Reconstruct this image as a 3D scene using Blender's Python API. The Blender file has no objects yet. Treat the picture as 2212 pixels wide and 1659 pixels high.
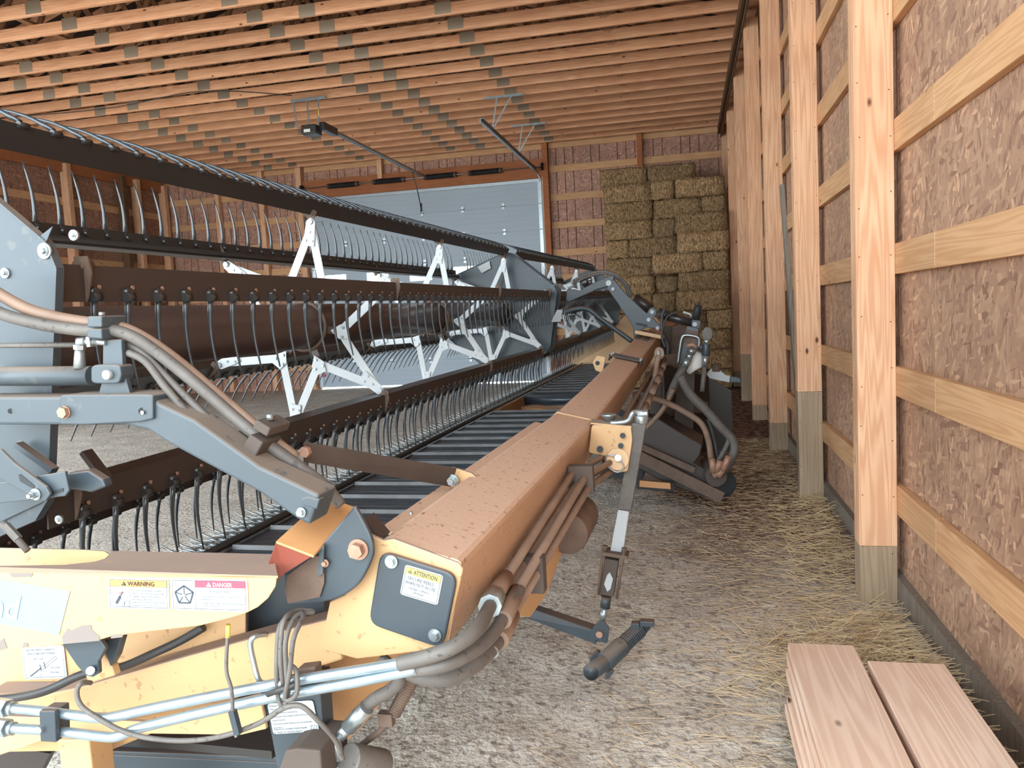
import bpy, bmesh, math, random
from mathutils import Vector as V, Matrix
random.seed(7)
S = bpy.context.scene
COL = S.collection
R_ = math.radians
# ---------------------------------------------------------------- camera (camera point is the local origin, floor 1.62 below)
CZ = 1.62
YAW, PITCH, ROLL, FPX = -0.221803292, -0.0871033814, -0.0513546668, 1700.0
cy, sy = math.cos(YAW), math.sin(YAW)
_f = V((sy*math.cos(PITCH), cy*math.cos(PITCH), math.sin(PITCH)))
_r = V((cy, -sy, 0)); _u = _r.cross(_f)
CR = _r*math.cos(ROLL)+_u*math.sin(ROLL); CU = -_r*math.sin(ROLL)+_u*math.cos(ROLL); CF = _f
cam = bpy.data.cameras.new('camera'); camo = bpy.data.objects.new('camera', cam); COL.objects.link(camo)
m = Matrix((CR, CU, -CF)).transposed().to_4x4(); m.translation = (0, 0, CZ)
camo.matrix_world = m; cam.sensor_fit = 'HORIZONTAL'; cam.sensor_width = 36; cam.lens = FPX/2212*36
cam.clip_start = .05; cam.clip_end = 200
S.camera = camo
# ---------------------------------------------------------------- daylight
W = bpy.data.worlds.new('overcast_sky'); S.world = W; W.use_nodes = True
wn = W.node_tree.nodes; wn.clear()
bg = wn.new('ShaderNodeBackground'); wo = wn.new('ShaderNodeOutputWorld'); W.node_tree.links.new(bg.outputs[0], wo.inputs[0])
bg.inputs[0].default_value = (.82, .93, 1, 1); bg.inputs[1].default_value = 9.0
S.view_settings.view_transform = 'Standard'; S.view_settings.look = 'None'
S.view_settings.exposure = 0.0; S.view_settings.gamma = 1; S.view_settings.use_curve_mapping = False
# ---------------------------------------------------------------- helpers
def srgb(r, g, b):
    f = lambda c: (c/255/12.92) if c/255 <= .04045 else ((c/255+.055)/1.055)**2.4
    return (f(r), f(g), f(b), 1)
ORG = {}
def org(p): return ORG.get(p.name, V((0, 0, 0))) if p else V((0, 0, 0))
def tag(o, label=None, cat=None, group=None, kind=None):
    if label: o['label'] = label
    if cat: o['category'] = cat
    if group: o['group'] = group
    if kind: o['kind'] = kind
    return o
def empty(name, loc, parent=None, **k):
    o = bpy.data.objects.new(name, None); COL.objects.link(o); o.empty_display_size = .1
    loc = V(loc)
    if parent: o.parent = parent
    o.location = loc-org(parent); ORG[o.name] = loc
    return tag(o, **k)
def cr(pts, n=6):
    pts = [V(p) for p in pts]; out = []
    for i in range(len(pts)-1):
        p0 = pts[max(i-1, 0)]; p1 = pts[i]; p2 = pts[i+1]; p3 = pts[min(i+2, len(pts)-1)]
        for k in range(n):
            t = k/n
            out.append(.5*((2*p1)+(p2-p0)*t+(2*p0-5*p1+4*p2-p3)*t*t+(3*p1-p0-3*p2+p3)*t**3))
    out.append(pts[-1]); return out
class MB:
    def __init__(s): s.v = []; s.f = []; s.m = []; s.s = []
    def add(s, vs, fs, m=0, sm=False):
        o = len(s.v); s.v += [V(x) for x in vs]
        for f in fs: s.f.append([o+i for i in f]); s.m.append(m); s.s.append(sm)
        return s
    def prism(s, poly, ext, m=0, cap=True):
        n = len(poly); poly = [V(p) for p in poly]; ext = V(ext)
        fs = [[i, (i+1) % n, (i+1) % n+n, i+n] for i in range(n)]
        if cap: fs += [list(range(n))[::-1], list(range(n, 2*n))]
        return s.add(poly+[p+ext for p in poly], fs, m)
    def loft(s, A, B, m=0):
        n = len(A); return s.add(list(A)+list(B), [[i, (i+1) % n, (i+1) % n+n, i+n] for i in range(n)]+[list(range(n))[::-1], list(range(n, 2*n))], m)
    def box(s, c, x, y, z, m=0):     # centre, three half axes
        c, x, y, z = V(c), V(x), V(y), V(z)
        return s.prism([c-x-y-z, c+x-y-z, c+x+y-z, c-x+y-z], 2*z, m)
    def abox(s, x0, x1, y0, y1, z0, z1, m=0): return s.prism([(x0, y0, z0), (x1, y0, z0), (x1, y1, z0), (x0, y1, z0)], (0, 0, z1-z0), m)
    def bar(s, p, q, w, h, up=(0, 0, 1), m=0):   # w across, h along up
        p, q = V(p), V(q); d = (q-p).normalized(); up = V(up); sd = d.cross(up).normalized(); u = sd.cross(d)
        return s.prism([p-sd*w/2-u*h/2, p+sd*w/2-u*h/2, p+sd*w/2+u*h/2, p-sd*w/2+u*h/2], q-p, m)
    def tube(s, pts, r, n=10, m=0, cap=True, sm=True):
        pts = [V(p) for p in pts]; k = len(pts); rs = r if isinstance(r, (list, tuple)) else [r]*k
        d0 = (pts[1]-pts[0]).normalized(); a = d0.orthogonal().normalized(); vs = []
        for i, p in enumerate(pts):
            d = (pts[min(i+1, k-1)]-pts[max(i-1, 0)])
            if d.length < 1e-9: d = d0.copy()
            d.normalize(); a = (a-d*a.dot(d)).normalized(); b = d.cross(a); d0 = d
            vs += [p+(a*math.cos(2*math.pi*j/n)+b*math.sin(2*math.pi*j/n))*rs[i] for j in range(n)]
        fs = [[i*n+j, i*n+(j+1) % n, (i+1)*n+(j+1) % n, (i+1)*n+j] for i in range(k-1) for j in range(n)]
        o = len(s.v); s.add(vs, fs, m, sm)
        if cap: s.f += [[o+j for j in range(n)][::-1], [o+(k-1)*n+j for j in range(n)]]; s.m += [m, m]; s.s += [False, False]
        return s
    def cyl(s, p, q, r, n=16, m=0, sm=True): return s.tube([p, q], r, n, m, True, sm)
    def hollow(s, p, q, r, t, n=20, m=0):
        p, q = V(p), V(q); d = (q-p); return s.tube([q, p, p+d*1e-4, p+d*1e-4, q], [r, r, r, r-t, r-t], n, m, False)
    def hexa(s, p, q, r, m=0): return s.tube([p, q], r, 6, m, True, False)
    def ring(s, c, ax, R, r, n=20, m=0):
        c, ax = V(c), V(ax).normalized(); a = ax.orthogonal().normalized(); b = ax.cross(a)
        return s.tube([c+(a*math.cos(2*math.pi*i/n)+b*math.sin(2*math.pi*i/n))*R for i in range(n+1)], r, 8, m, False)
    def bolt(s, p, d, r, m=0):
        p, d = V(p), V(d).normalized(); s.cyl(p, p+d*r*.25, r*1.35, 14, m); return s.hexa(p+d*r*.25, p+d*r*1.0, r*.85, m)
    def text(s, body, o, x, y, size, m=0, bold=False, fit=None):
        c = bpy.data.curves.new('t', 'FONT'); c.body = body; c.size = 1; c.resolution_u = 2
        if bold: c.offset = .025
        ob = bpy.data.objects.new('t', c); COL.objects.link(ob)
        dg = bpy.context.evaluated_depsgraph_get(); me = bpy.data.meshes.new_from_object(ob.evaluated_get(dg))
        o, x, y = V(o), V(x), V(y)
        if fit: x = x*(fit/size/max(v.co.x for v in me.vertices))
        s.add([o+(x*v.co.x+y*v.co.y)*size for v in me.vertices], [list(p.vertices) for p in me.polygons], m)
        bpy.data.objects.remove(ob); bpy.data.curves.remove(c); bpy.data.meshes.remove(me); return s
    def mesh(s, name, mats, o=None):
        o = o or V((0, 0, 0)); me = bpy.data.meshes.new(name)
        me.from_pydata([tuple(v-o) for v in s.v], [], s.f)
        for mt in (mats if isinstance(mats, (list, tuple)) else [mats]): me.materials.append(mt)
        me.polygons.foreach_set('material_index', s.m); me.polygons.foreach_set('use_smooth', s.s); me.update()
        bm = bmesh.new(); bm.from_mesh(me); bmesh.ops.recalc_face_normals(bm, faces=bm.faces); bm.to_mesh(me); bm.free()
        return me
    def build(s, name, mats, parent=None, bevel=0, **k):
        xs = [v.x for v in s.v]; ys = [v.y for v in s.v]; zs = [v.z for v in s.v]
        o = V(((min(xs)+max(xs))/2, (min(ys)+max(ys))/2, min(zs)))
        ob = bpy.data.objects.new(name, s.mesh(name, mats, o)); COL.objects.link(ob)
        if parent: ob.parent = parent
        ob.location = o-org(parent); ORG[ob.name] = o
        if bevel:
            b = ob.modifiers.new('b', 'BEVEL'); b.width = bevel; b.segments = 2; b.limit_method = 'ANGLE'; b.angle_limit = R_(50)
        return tag(ob, **k)
def inst(name, me, loc, parent=None, rot=None, **k):
    o = bpy.data.objects.new(name, me); COL.objects.link(o); loc = V(loc)
    if parent: o.parent = parent
    if rot is not None: o.matrix_basis = Matrix.Translation(loc-org(parent)) @ rot.to_4x4()
    else: o.location = loc-org(parent)
    ORG[o.name] = loc
    return tag(o, **k)
# ---------------------------------------------------------------- materials
MT = {}
def mat(name, col, rough=.5, metal=0, col2=None, scale=8, stretch=(1, 1, 1), fac=.5, bump=0, bscale=60, dust=None, dustamt=.8, spec=.5, rnd=0, coord='Object', detail=5, speck=0, sscale=60, scol=None):
    M = bpy.data.materials.new(name); M.use_nodes = True; t = M.node_tree; N, L = t.nodes, t.links
    p = N['Principled BSDF']; p.inputs['Roughness'].default_value = rough; p.inputs['Metallic'].default_value = metal
    p.inputs['Specular IOR Level'].default_value = spec
    tc = N.new('ShaderNodeTexCoord'); mp = N.new('ShaderNodeMapping'); mp.inputs['Scale'].default_value = stretch
    L.new(tc.outputs[coord], mp.inputs[0])
    oi = N.new('ShaderNodeObjectInfo')
    cur = N.new('ShaderNodeRGB'); cur.outputs[0].default_value = col; out = cur.outputs[0]
    def mix(a, b, f):
        x = N.new('ShaderNodeMix'); x.data_type = 'RGBA'
        for s_, v in ((x.inputs[6], a), (x.inputs[7], b), (x.inputs[0], f)):
            if isinstance(v, bpy.types.NodeSocket): L.new(v, s_)
            else: s_.default_value = v
        return x.outputs[2]
    def noise(sc, dt=detail, vec=None, dist=0):
        n = N.new('ShaderNodeTexNoise'); n.noise_dimensions = '4D'; n.inputs['Scale'].default_value = sc; n.inputs['Detail'].default_value = dt; n.inputs['Distortion'].default_value = dist
        L.new(vec or mp.outputs[0], n.inputs['Vector'])
        mm = N.new('ShaderNodeMath'); mm.operation = 'MULTIPLY'; mm.inputs[1].default_value = 40; L.new(oi.outputs['Random'], mm.inputs[0]); L.new(mm.outputs[0], n.inputs['W'])
        return n.outputs['Fac']
    def ramp(src, a, b):
        r = N.new('ShaderNodeMapRange'); r.inputs[1].default_value = a; r.inputs[2].default_value = b; L.new(src, r.inputs[0]); return r.outputs[0]
    if col2: out = mix(out, col2, ramp(noise(scale), .5-fac*.5, .5+fac*.5))
    if dust:
        g = N.new('ShaderNodeNewGeometry'); sp = N.new('ShaderNodeSeparateXYZ'); L.new(g.outputs['Normal'], sp.inputs[0])
        a = ramp(sp.outputs[2], .25, .85); mu = N.new('ShaderNodeMath'); mu.operation = 'MULTIPLY'; L.new(a, mu.inputs[0])
        L.new(ramp(noise(3.5), .1, .45), mu.inputs[1]); mv = N.new('ShaderNodeMath'); mv.operation = 'MULTIPLY'; mv.inputs[1].default_value = dustamt; L.new(mu.outputs[0], mv.inputs[0])
        out = mix(out, dust, mv.outputs[0])
        rr = N.new('ShaderNodeMapRange'); L.new(mv.outputs[0], rr.inputs[0]); rr.inputs[3].default_value = rough; rr.inputs[4].default_value = .9; L.new(rr.outputs[0], p.inputs['Roughness'])
    if speck: out = mix(out, scol or (col[0]*.45, col[1]*.42, col[2]*.4, 1), ramp(noise(sscale, 2), .66-speck*.06, .70)); 
    if rnd:
        hs = N.new('ShaderNodeHueSaturation'); L.new(out, hs.inputs['Color']); hs.inputs['Saturation'].default_value = 1
        v = N.new('ShaderNodeMapRange'); L.new(oi.outputs['Random'], v.inputs[0]); v.inputs[3].default_value = 1-rnd; v.inputs[4].default_value = 1+rnd; L.new(v.outputs[0], hs.inputs['Value']); out = hs.outputs[0]
    L.new(out, p.inputs['Base Color'])
    if bump:
        b = N.new('ShaderNodeBump'); b.inputs['Strength'].default_value = bump; b.inputs['Distance'].default_value = .01; L.new(noise(bscale, 3), b.inputs['Height']); L.new(b.outputs[0], p.inputs['Normal'])
    MT[name] = M; M['_'] = 0
    return M
def wood(name, c1, c2, axis, knots=True, rnd=.1, tint=None):
    M = bpy.data.materials.new(name); M.use_nodes = True; t = M.node_tree; N, L = t.nodes, t.links; p = N['Principled BSDF']; p.inputs['Roughness'].default_value = .75; p.inputs['Specular IOR Level'].default_value = .25
    tc = N.new('ShaderNodeTexCoord'); oi = N.new('ShaderNodeObjectInfo'); va = N.new('ShaderNodeVectorMath'); va.operation = 'MULTIPLY_ADD'
    cb = N.new('ShaderNodeCombineXYZ'); L.new(oi.outputs['Random'], cb.inputs[0]); L.new(oi.outputs['Random'], cb.inputs[1]); L.new(oi.outputs['Random'], cb.inputs[2])
    L.new(cb.outputs[0], va.inputs[0]); va.inputs[1].default_value = (37, 53, 71); L.new(tc.outputs['Object'], va.inputs[2])
    st = [14, 14, 14]; st[axis] = .55
    mp = N.new('ShaderNodeMapping'); mp.inputs['Scale'].default_value = st; L.new(va.outputs[0], mp.inputs[0])
    n1 = N.new('ShaderNodeTexNoise'); n1.inputs['Scale'].default_value = 1; n1.inputs['Detail'].default_value = 1.5; L.new(mp.outputs[0], n1.inputs[0])
    ml = N.new('ShaderNodeMath'); ml.operation = 'MULTIPLY'; ml.inputs[1].default_value = 60; L.new(n1.outputs[0], ml.inputs[0])
    sn = N.new('ShaderNodeMath'); sn.operation = 'SINE'; L.new(ml.outputs[0], sn.inputs[0])
    mr = N.new('ShaderNodeMapRange'); mr.inputs[1].default_value = -1; mr.inputs[2].default_value = 1; mr.inputs[4].default_value = .8; L.new(sn.outputs[0], mr.inputs[0])
    mx = N.new('ShaderNodeMix'); mx.data_type = 'RGBA'; mx.inputs[6].default_value = c1; mx.inputs[7].default_value = c2; L.new(mr.outputs[0], mx.inputs[0])
    out = mx.outputs[2]
    n2 = N.new('ShaderNodeTexNoise'); n2.inputs['Scale'].default_value = 2.2; n2.inputs['Detail'].default_value = 3; L.new(va.outputs[0], n2.inputs[0])
    m2 = N.new('ShaderNodeMapRange'); m2.inputs[1].default_value = .45; m2.inputs[2].default_value = .75; m2.inputs[4].default_value = .35; L.new(n2.outputs[0], m2.inputs[0])
    x2 = N.new('ShaderNodeMix'); x2.data_type = 'RGBA'; L.new(out, x2.inputs[6]); x2.inputs[7].default_value = tint or (c2[0]*.9, c2[1]*.75, c2[2]*.7, 1); L.new(m2.outputs[0], x2.inputs[0]); out = x2.outputs[2]
    if knots:
        s2 = [5.2, 5.2, 5.2]; s2[axis] = 2.6
        mk = N.new('ShaderNodeMapping'); mk.inputs['Scale'].default_value = s2; L.new(va.outputs[0], mk.inputs[0])
        vo = N.new('ShaderNodeTexVoronoi'); vo.inputs['Scale'].default_value = 1; L.new(mk.outputs[0], vo.inputs[0])
        k = N.new('ShaderNodeMapRange'); k.inputs[1].default_value = .035; k.inputs[2].default_value = .085; k.inputs[3].default_value = 1; k.inputs[4].default_value = 0; L.new(vo.outputs['Distance'], k.inputs[0])
        x3 = N.new('ShaderNodeMix'); x3.data_type = 'RGBA'; L.new(out, x3.inputs[6]); x3.inputs[7].default_value = srgb(96, 58, 38); L.new(k.outputs[0], x3.inputs[0]); out = x3.outputs[2]
    hs = N.new('ShaderNodeHueSaturation'); L.new(out, hs.inputs['Color']); v = N.new('ShaderNodeMapRange'); L.new(oi.outputs['Random'], v.inputs[0]); v.inputs[3].default_value = 1-rnd; v.inputs[4].default_value = 1+rnd; L.new(v.outputs[0], hs.inputs['Value'])
    L.new(hs.outputs[0], p.inputs['Base Color'])
    b = N.new('ShaderNodeBump'); b.inputs['Strength'].default_value = .15; b.inputs['Distance'].default_value = .003; L.new(mr.outputs[0], b.inputs['Height']); L.new(b.outputs[0], p.inputs['Normal'])
    return M
def osb(name, axis, base=(176, 142, 116)):
    """strand board: several layers of stretched flakes"""
    M = bpy.data.materials.new(name); M.use_nodes = True; t = M.node_tree; N, L = t.nodes, t.links; p = N['Principled BSDF']; p.inputs['Roughness'].default_value = .7; p.inputs['Specular IOR Level'].default_value = .3
    g = N.new('ShaderNodeNewGeometry'); out = None; hts = []
    for i, (ang, sc, lo) in enumerate(((8, 1, 0), (-22, 1.15, .52), (33, .9, .62), (80, 1.1, .72))):
        mp = N.new('ShaderNodeMapping'); mp.vector_type = 'TEXTURE'
        rot = [0, 0, 0]; rot[axis] = R_(ang); mp.inputs['Rotation'].default_value = rot
        s = [.019*sc]*3; s[2] = .075*sc; mp.inputs['Scale'].default_value = s; mp.inputs['Location'].default_value = (i*3.3, i*1.7, i*.9)
        L.new(g.outputs['Position'], mp.inputs[0])
        vo = N.new('ShaderNodeTexVoronoi'); vo.inputs['Scale'].default_value = 1; vo.distance = 'EUCLIDEAN'; L.new(mp.outputs[0], vo.inputs[0])
        sp = N.new('ShaderNodeSeparateColor'); L.new(vo.outputs['Color'], sp.inputs[0])
        r = N.new('ShaderNodeValToRGB'); L.new(sp.outputs[0], r.inputs[0]); e = r.color_ramp.elements
        B = base; e[0].position = 0; e[0].color = srgb(B[0]*.78, B[1]*.72, B[2]*.72); e[1].position = 1; e[1].color = srgb(min(255, B[0]*1.22), B[1]*1.2, B[2]*1.18)
        for ps, k in ((.2, (.92, .88, .9)), (.6, (1.0, .98, .97)), (.9, (1.06, 1.06, 1.06))):
            q = e.new(ps); q.color = srgb(B[0]*k[0], B[1]*k[1], B[2]*k[2])
        if out is None: out = r.outputs[0]
        else:
            mk = N.new('ShaderNodeMapRange'); mk.inputs[1].default_value = lo; mk.inputs[2].default_value = lo+.02; L.new(sp.outputs[1], mk.inputs[0])
            x = N.new('ShaderNodeMix'); x.data_type = 'RGBA'; L.new(mk.outputs[0], x.inputs[0]); L.new(out, x.inputs[6]); L.new(r.outputs[0], x.inputs[7]); out = x.outputs[2]
        hts.append(sp.outputs[2])
    nz = N.new('ShaderNodeTexNoise'); nz.inputs['Scale'].default_value = .9; nz.inputs['Detail'].default_value = 4; L.new(g.outputs['Position'], nz.inputs[0])
    mr = N.new('ShaderNodeMapRange'); mr.inputs[1].default_value = .3; mr.inputs[2].default_value = .7; mr.inputs[3].default_value = .86; mr.inputs[4].default_value = 1.12; L.new(nz.outputs[0], mr.inputs[0])
    hs = N.new('ShaderNodeHueSaturation'); L.new(out, hs.inputs['Color']); L.new(mr.outputs[0], hs.inputs['Value']); L.new(hs.outputs[0], p.inputs['Base Color'])
    b = N.new('ShaderNodeBump'); b.inputs['Strength'].default_value = .12; b.inputs['Distance'].default_value = .002; L.new(hts[1], b.inputs['Height']); L.new(b.outputs[0], p.inputs['Normal'])
    return M
WC1, WC2 = srgb(222, 178, 140), srgb(196, 146, 106)
wx, wy, wz = [wood('lumber_grain_'+'xyz'[i], WC1, WC2, i) for i in range(3)]
wzr = wood('post_lumber', srgb(228, 184, 148), srgb(204, 152, 116), 2, rnd=.06)
gx = [wood('girt_lumber_'+'xyz'[i], srgb(212, 168, 126), srgb(194, 148, 106), i, rnd=.08) for i in range(3)]
tr_wood = wood('truss_lumber', srgb(228, 174, 136), srgb(206, 148, 110), 0, rnd=.1)
trw_wood = wood('truss_web_lumber', srgb(150, 112, 82), srgb(126, 90, 64), 2, rnd=.1)  # web lumber darkened to paint in the shade up between the trusses
treated = wood('treated_lumber', srgb(172, 150, 124), srgb(148, 128, 104), 2, knots=False, rnd=.05)
grey_wood = wood('weathered_lumber', srgb(140, 128, 114), srgb(116, 106, 96), 2, knots=False)
red_wood = wood('planed_boards', srgb(238, 208, 186), srgb(220, 184, 160), 1, rnd=.06, tint=srgb(200, 138, 104))
header_wood = wood('header_beam_lumber', srgb(176, 112, 74), srgb(156, 96, 62), 0, knots=False)
dark_wood = wood('dark_lumber', srgb(112, 84, 62), srgb(92, 68, 50), 1, knots=False)
osb_r = osb('strand_board_right', 0); osb_f = osb('strand_board_far', 1, (178, 140, 120)); osb_l = osb('strand_board_left', 0, (160, 122, 100))
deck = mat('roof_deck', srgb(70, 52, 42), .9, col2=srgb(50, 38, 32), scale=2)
DUST = srgb(150, 108, 84)
yellow = mat('yellow_paint', srgb(198, 160, 116), .45, col2=srgb(192, 153, 108), scale=3, speck=.1, sscale=48, scol=srgb(164, 130, 92), dust=srgb(140, 118, 106), dustamt=.95)
beampaint = mat('dusty_beam_paint', srgb(194, 160, 132), .55, col2=srgb(178, 142, 114), scale=2.2, bump=.12, bscale=45, speck=.5, sscale=75, scol=srgb(146, 108, 84), dust=srgb(196, 160, 136), dustamt=.9, fac=.7)
orange = mat('orange_paint', srgb(198, 146, 96), .5, col2=srgb(176, 126, 82), scale=9)
redfaded = mat('faded_red_paint', srgb(146, 72, 58), .5, col2=srgb(118, 62, 48), scale=6)
grey = mat('grey_paint', srgb(68, 77, 83), .4, col2=srgb(60, 69, 75), scale=3, speck=.5, sscale=30, scol=srgb(80, 84, 84), dust=srgb(128, 112, 98), dustamt=.85)
greyd = mat('dark_grey_paint', srgb(60, 70, 77), .4, col2=srgb(49, 56, 62), scale=5, dust=srgb(104, 84, 72), dustamt=.9)
black = mat('black_paint', srgb(42, 44, 46), .3, col2=srgb(52, 46, 42), scale=4, spec=.6)
brownblk = mat('dusty_black_paint', srgb(52, 45, 43), .4, col2=srgb(62, 50, 45), scale=3)
tubebrown = mat('reel_tube_paint', srgb(78, 60, 52), .32, col2=srgb(66, 50, 44), scale=2)
white = mat('galvanized_strut', srgb(190, 193, 195), .42, metal=.15, col2=srgb(182, 186, 188), scale=10)
galv = mat('zinc_steel', srgb(176, 182, 184), .32, metal=.75, col2=srgb(150, 158, 160), scale=14)
steelblue = mat('hydraulic_steel', srgb(172, 186, 194), .3, metal=.65, col2=srgb(144, 158, 166), scale=20)
plastic = mat('tine_plastic', srgb(54, 62, 68), .28, col2=srgb(46, 50, 54), scale=12, spec=.7)
tinegal = mat('tine_light', srgb(120, 124, 126), .3, metal=.3)
rubber = mat('dusty_rubber_hose', srgb(104, 98, 92), .6, col2=srgb(84, 78, 74), scale=18, speck=.8, sscale=90)
rubberbr = mat('brown_dusty_hose', srgb(142, 116, 98), .6, col2=srgb(118, 94, 78), scale=12)
rubberblk = mat('black_rubber', srgb(46, 46, 48), .5, col2=srgb(58, 54, 52), scale=9)
belt = mat('draper_belt', srgb(66, 76, 84), .32, col2=srgb(50, 58, 66), scale=7, spec=.7)
slatm = mat('draper_slat', srgb(110, 112, 114), .35, col2=srgb(84, 80, 78), scale=9)
rust = mat('brown_rust', srgb(108, 88, 74), .7, col2=srgb(84, 66, 56), scale=16, bump=.2)
rustl = mat('rusty_bolt', srgb(178, 140, 118), .55, metal=.3, col2=srgb(150, 112, 92), scale=50)
labelw = mat('label_white', srgb(170, 173, 175), .45)
ink = mat('label_ink', srgb(52, 60, 70), .6)
inkb = mat('label_black', srgb(34, 37, 40), .6)
lorange = mat('label_orange', srgb(240, 150, 84), .4); lred = mat('label_red', srgb(214, 70, 88), .4); lyel = mat('label_yellow', srgb(226, 190, 90), .4)
lblue = mat('decal_blue', srgb(132, 158, 176), .4, col2=srgb(116, 146, 168), scale=3)
peel = mat('bare_peeled_patch', srgb(120, 110, 104), .6)
plate = mat('gusset_plate', srgb(150, 134, 116), .5, metal=.2, rnd=.14)
doorw = mat('steel_door_panel', srgb(172, 184, 194), .45, col2=srgb(162, 174, 184), scale=2, stretch=(1, 1, 30))
springm = mat('spring_steel', srgb(44, 44, 48), .4, metal=.4)
bottlew = mat('white_plastic', srgb(222, 222, 216), .4)
darkdust = mat('dark_dusty_steel', srgb(88, 76, 68), .8, col2=srgb(68, 58, 52), scale=6)  # dark brown-grey dusty steel, same tone wherever it is used
nail = mat('nail_head', srgb(70, 60, 54), .5, metal=.5)
# window panes: thin clear glass, the sky outside shows through
def glass_mat():
    M = bpy.data.materials.new('clear_pane'); M.use_nodes = True; N, L = M.node_tree.nodes, M.node_tree.links; N.clear()
    tr = N.new('ShaderNodeBsdfTransparent'); tr.inputs[0].default_value = (.8, .86, .9, 1); gl = N.new('ShaderNodeBsdfGlossy'); gl.inputs['Roughness'].default_value = .1
    mx = N.new('ShaderNodeMixShader'); mx.inputs[0].default_value = .12; o = N.new('ShaderNodeOutputMaterial')
    L.new(tr.outputs[0], mx.inputs[1]); L.new(gl.outputs[0], mx.inputs[2]); L.new(mx.outputs[0], o.inputs[0]); return M
pane = glass_mat()
# ================================================================ the building (world: x right, y along the right wall, z up; floor z=0)
GX, PX = 1.05, 1.05          # girt plane inner face / post outer edge
YF, XL, ZT = 18.45, -13.2, 5.52   # far wall, left wall, underside of trusses
Y0 = -1.2  # barn cut short behind the camera to let in more sky light
def strips(a0, a1):
    out = []; a = a0; k = 0
    while a < a1:
        w = (.41, .2, .2, .41, .2)[k % 5]; b = min(a+w, a1); out.append((a, b)); a = b; k += 1
    return out
# right wall
wr = empty('wall_right', (1.12, 7, 0), kind='structure')
MB().abox(1.115, 1.16, Y0, YF+.3, -.1, 6.6).build('sheathing', dark_wood, wr)
for a, b in strips(Y0, YF):
    MB().abox(1.09, 1.115, a+.004, b-.004, -.05, 6.5).build('osb_panel', osb_r, wr)
for zc in (.55, 1.178, 1.81, 2.43, 3.06, 3.68, 4.3, 4.92, 5.5):
    y = Y0+.3
    while y < YF:
        MB().abox(1.05, 1.089, y+.002, min(y+4.64, YF)-.002, zc-.08, zc+.075).build('girt', gx[1], wr, bevel=.003)
        y += 4.64
MB().abox(1.05, 1.089, Y0, YF, -.04, .13).build('skirt_board', grey_wood, wr)
def post(x0, x1, y, top=5.41, par=None, tz=.31, name='post', plyaxis=1, mt=None):
    """three laminated plies, the broad face towards -y, lower end treated"""
    p = empty(name, ((x0+x1)/2, y+.07, 0), par)
    for k in range(3):
        MB().abox(x0, x1, y+k*.043, y+k*.043+.0415, tz, top).build('ply', mt or wzr, p, bevel=.002)
        MB().abox(x0, x1, y+k*.043, y+k*.043+.0415, -.15, tz-.001).build('treated_foot', treated, p, bevel=.002)
    nb = MB()
    for k in range(int((top-.2)/.3)):
        for xx in (x0+.02, x1-.02): q = (xx+random.uniform(-.006, .006), .3+k*.3+random.uniform(-.05, .05)); nb.cyl((q[0], y+.001, q[1]), (q[0], y-.0012, q[1]), .0035, 6)
    nb.build('nail', nail, p)
    return p
POSTY = [4.4+2.32*i for i in range(-2, 6)]
for i, y in enumerate(POSTY):
    post(.862, 1.049, y, 5.75 if y < 10 else 5.41, wr, tz={2: .3, 3: .88, 4: .285, 5: .2, 6: .77}.get(i, .3))
post(.862, 1.049, YF-.16, 5.41, wr)
# far wall
wf = empty('wall_far', (-6, YF, 0), kind='structure')
DX0, DX1, DZ1 = -9.2, -3.17, 4.78
for q in ((XL-.3, DX0+.02, -.1), (DX1-.02, 1.2, -.1), (DX0+.02, DX1-.02, DZ1)): MB().abox(q[0], q[1], YF+.08, YF+.12, q[2], 8.2).build('sheathing', dark_wood, wf)
for a, b in strips(XL, 1.09):
    z0 = DZ1 if (a > DX0-.1 and b < DX1+.1) else -.05
    MB().abox(a+.008, b-.008, YF+.05, YF+.075, z0, 6).build('osb_panel', osb_f, wf)
for zc in (.56, 1.165, 1.81, 2.43, 3.02, 3.66, 4.3, 4.95, 5.5):
    for a, b in ((XL, DX0-.02), (DX1+.15, -.98), (-.86, 1.05)):
        MB().abox(a, b, YF+.01, YF+.049, zc-.078, zc+.078).build('girt', gx[0], wf, bevel=.003)
    if zc > 5: MB().abox(DX0, DX1, YF+.01, YF+.049, zc-.078, zc+.078).build('girt', gx[0], wf)
for x in (-11.6, -10.35, -7.15, -.92):
    MB().abox(x-.06, x+.06, YF-.13, YF+.005, 0 if x not in (-7.15,) else DZ1+.3, 5.6).build('post', header_wood if x > -2 else wzr, wf, bevel=.003)
MB().abox(DX1+.02, DX1+.15, YF-.15, YF+.005, 0, 5.6).build('door_post', header_wood, wf, bevel=.003)
MB().abox(DX1+.001, DX1+.02, YF-.15, YF+.05, 0, 4.78).build('door_stop', gx[2], wf)
MB().abox(DX0-.16, DX0-.02, YF-.15, YF+.005, 0, 5.6).build('door_post', wzr, wf, bevel=.003)
MB().abox(DX0-.1, DX1+.02, YF-.06, YF+.005, DZ1-.02, DZ1+.42).build('header_beam', header_wood, wf, bevel=.003)
# left wall
wl = empty('wall_left', (XL, 10, 0), kind='structure')
MB().abox(XL-.12, XL-.07, 10.2, YF+.2, -.1, 6.6).build('sheathing', dark_wood, wl)
MB().abox(XL-.12, XL-.07, 4, 10.2, 4.6, 6.6).build('sheathing', dark_wood, wl)
MB().abox(XL-.12, XL-.07, Y0, 4, -.1, 6.6).build('sheathing', dark_wood, wl)
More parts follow.
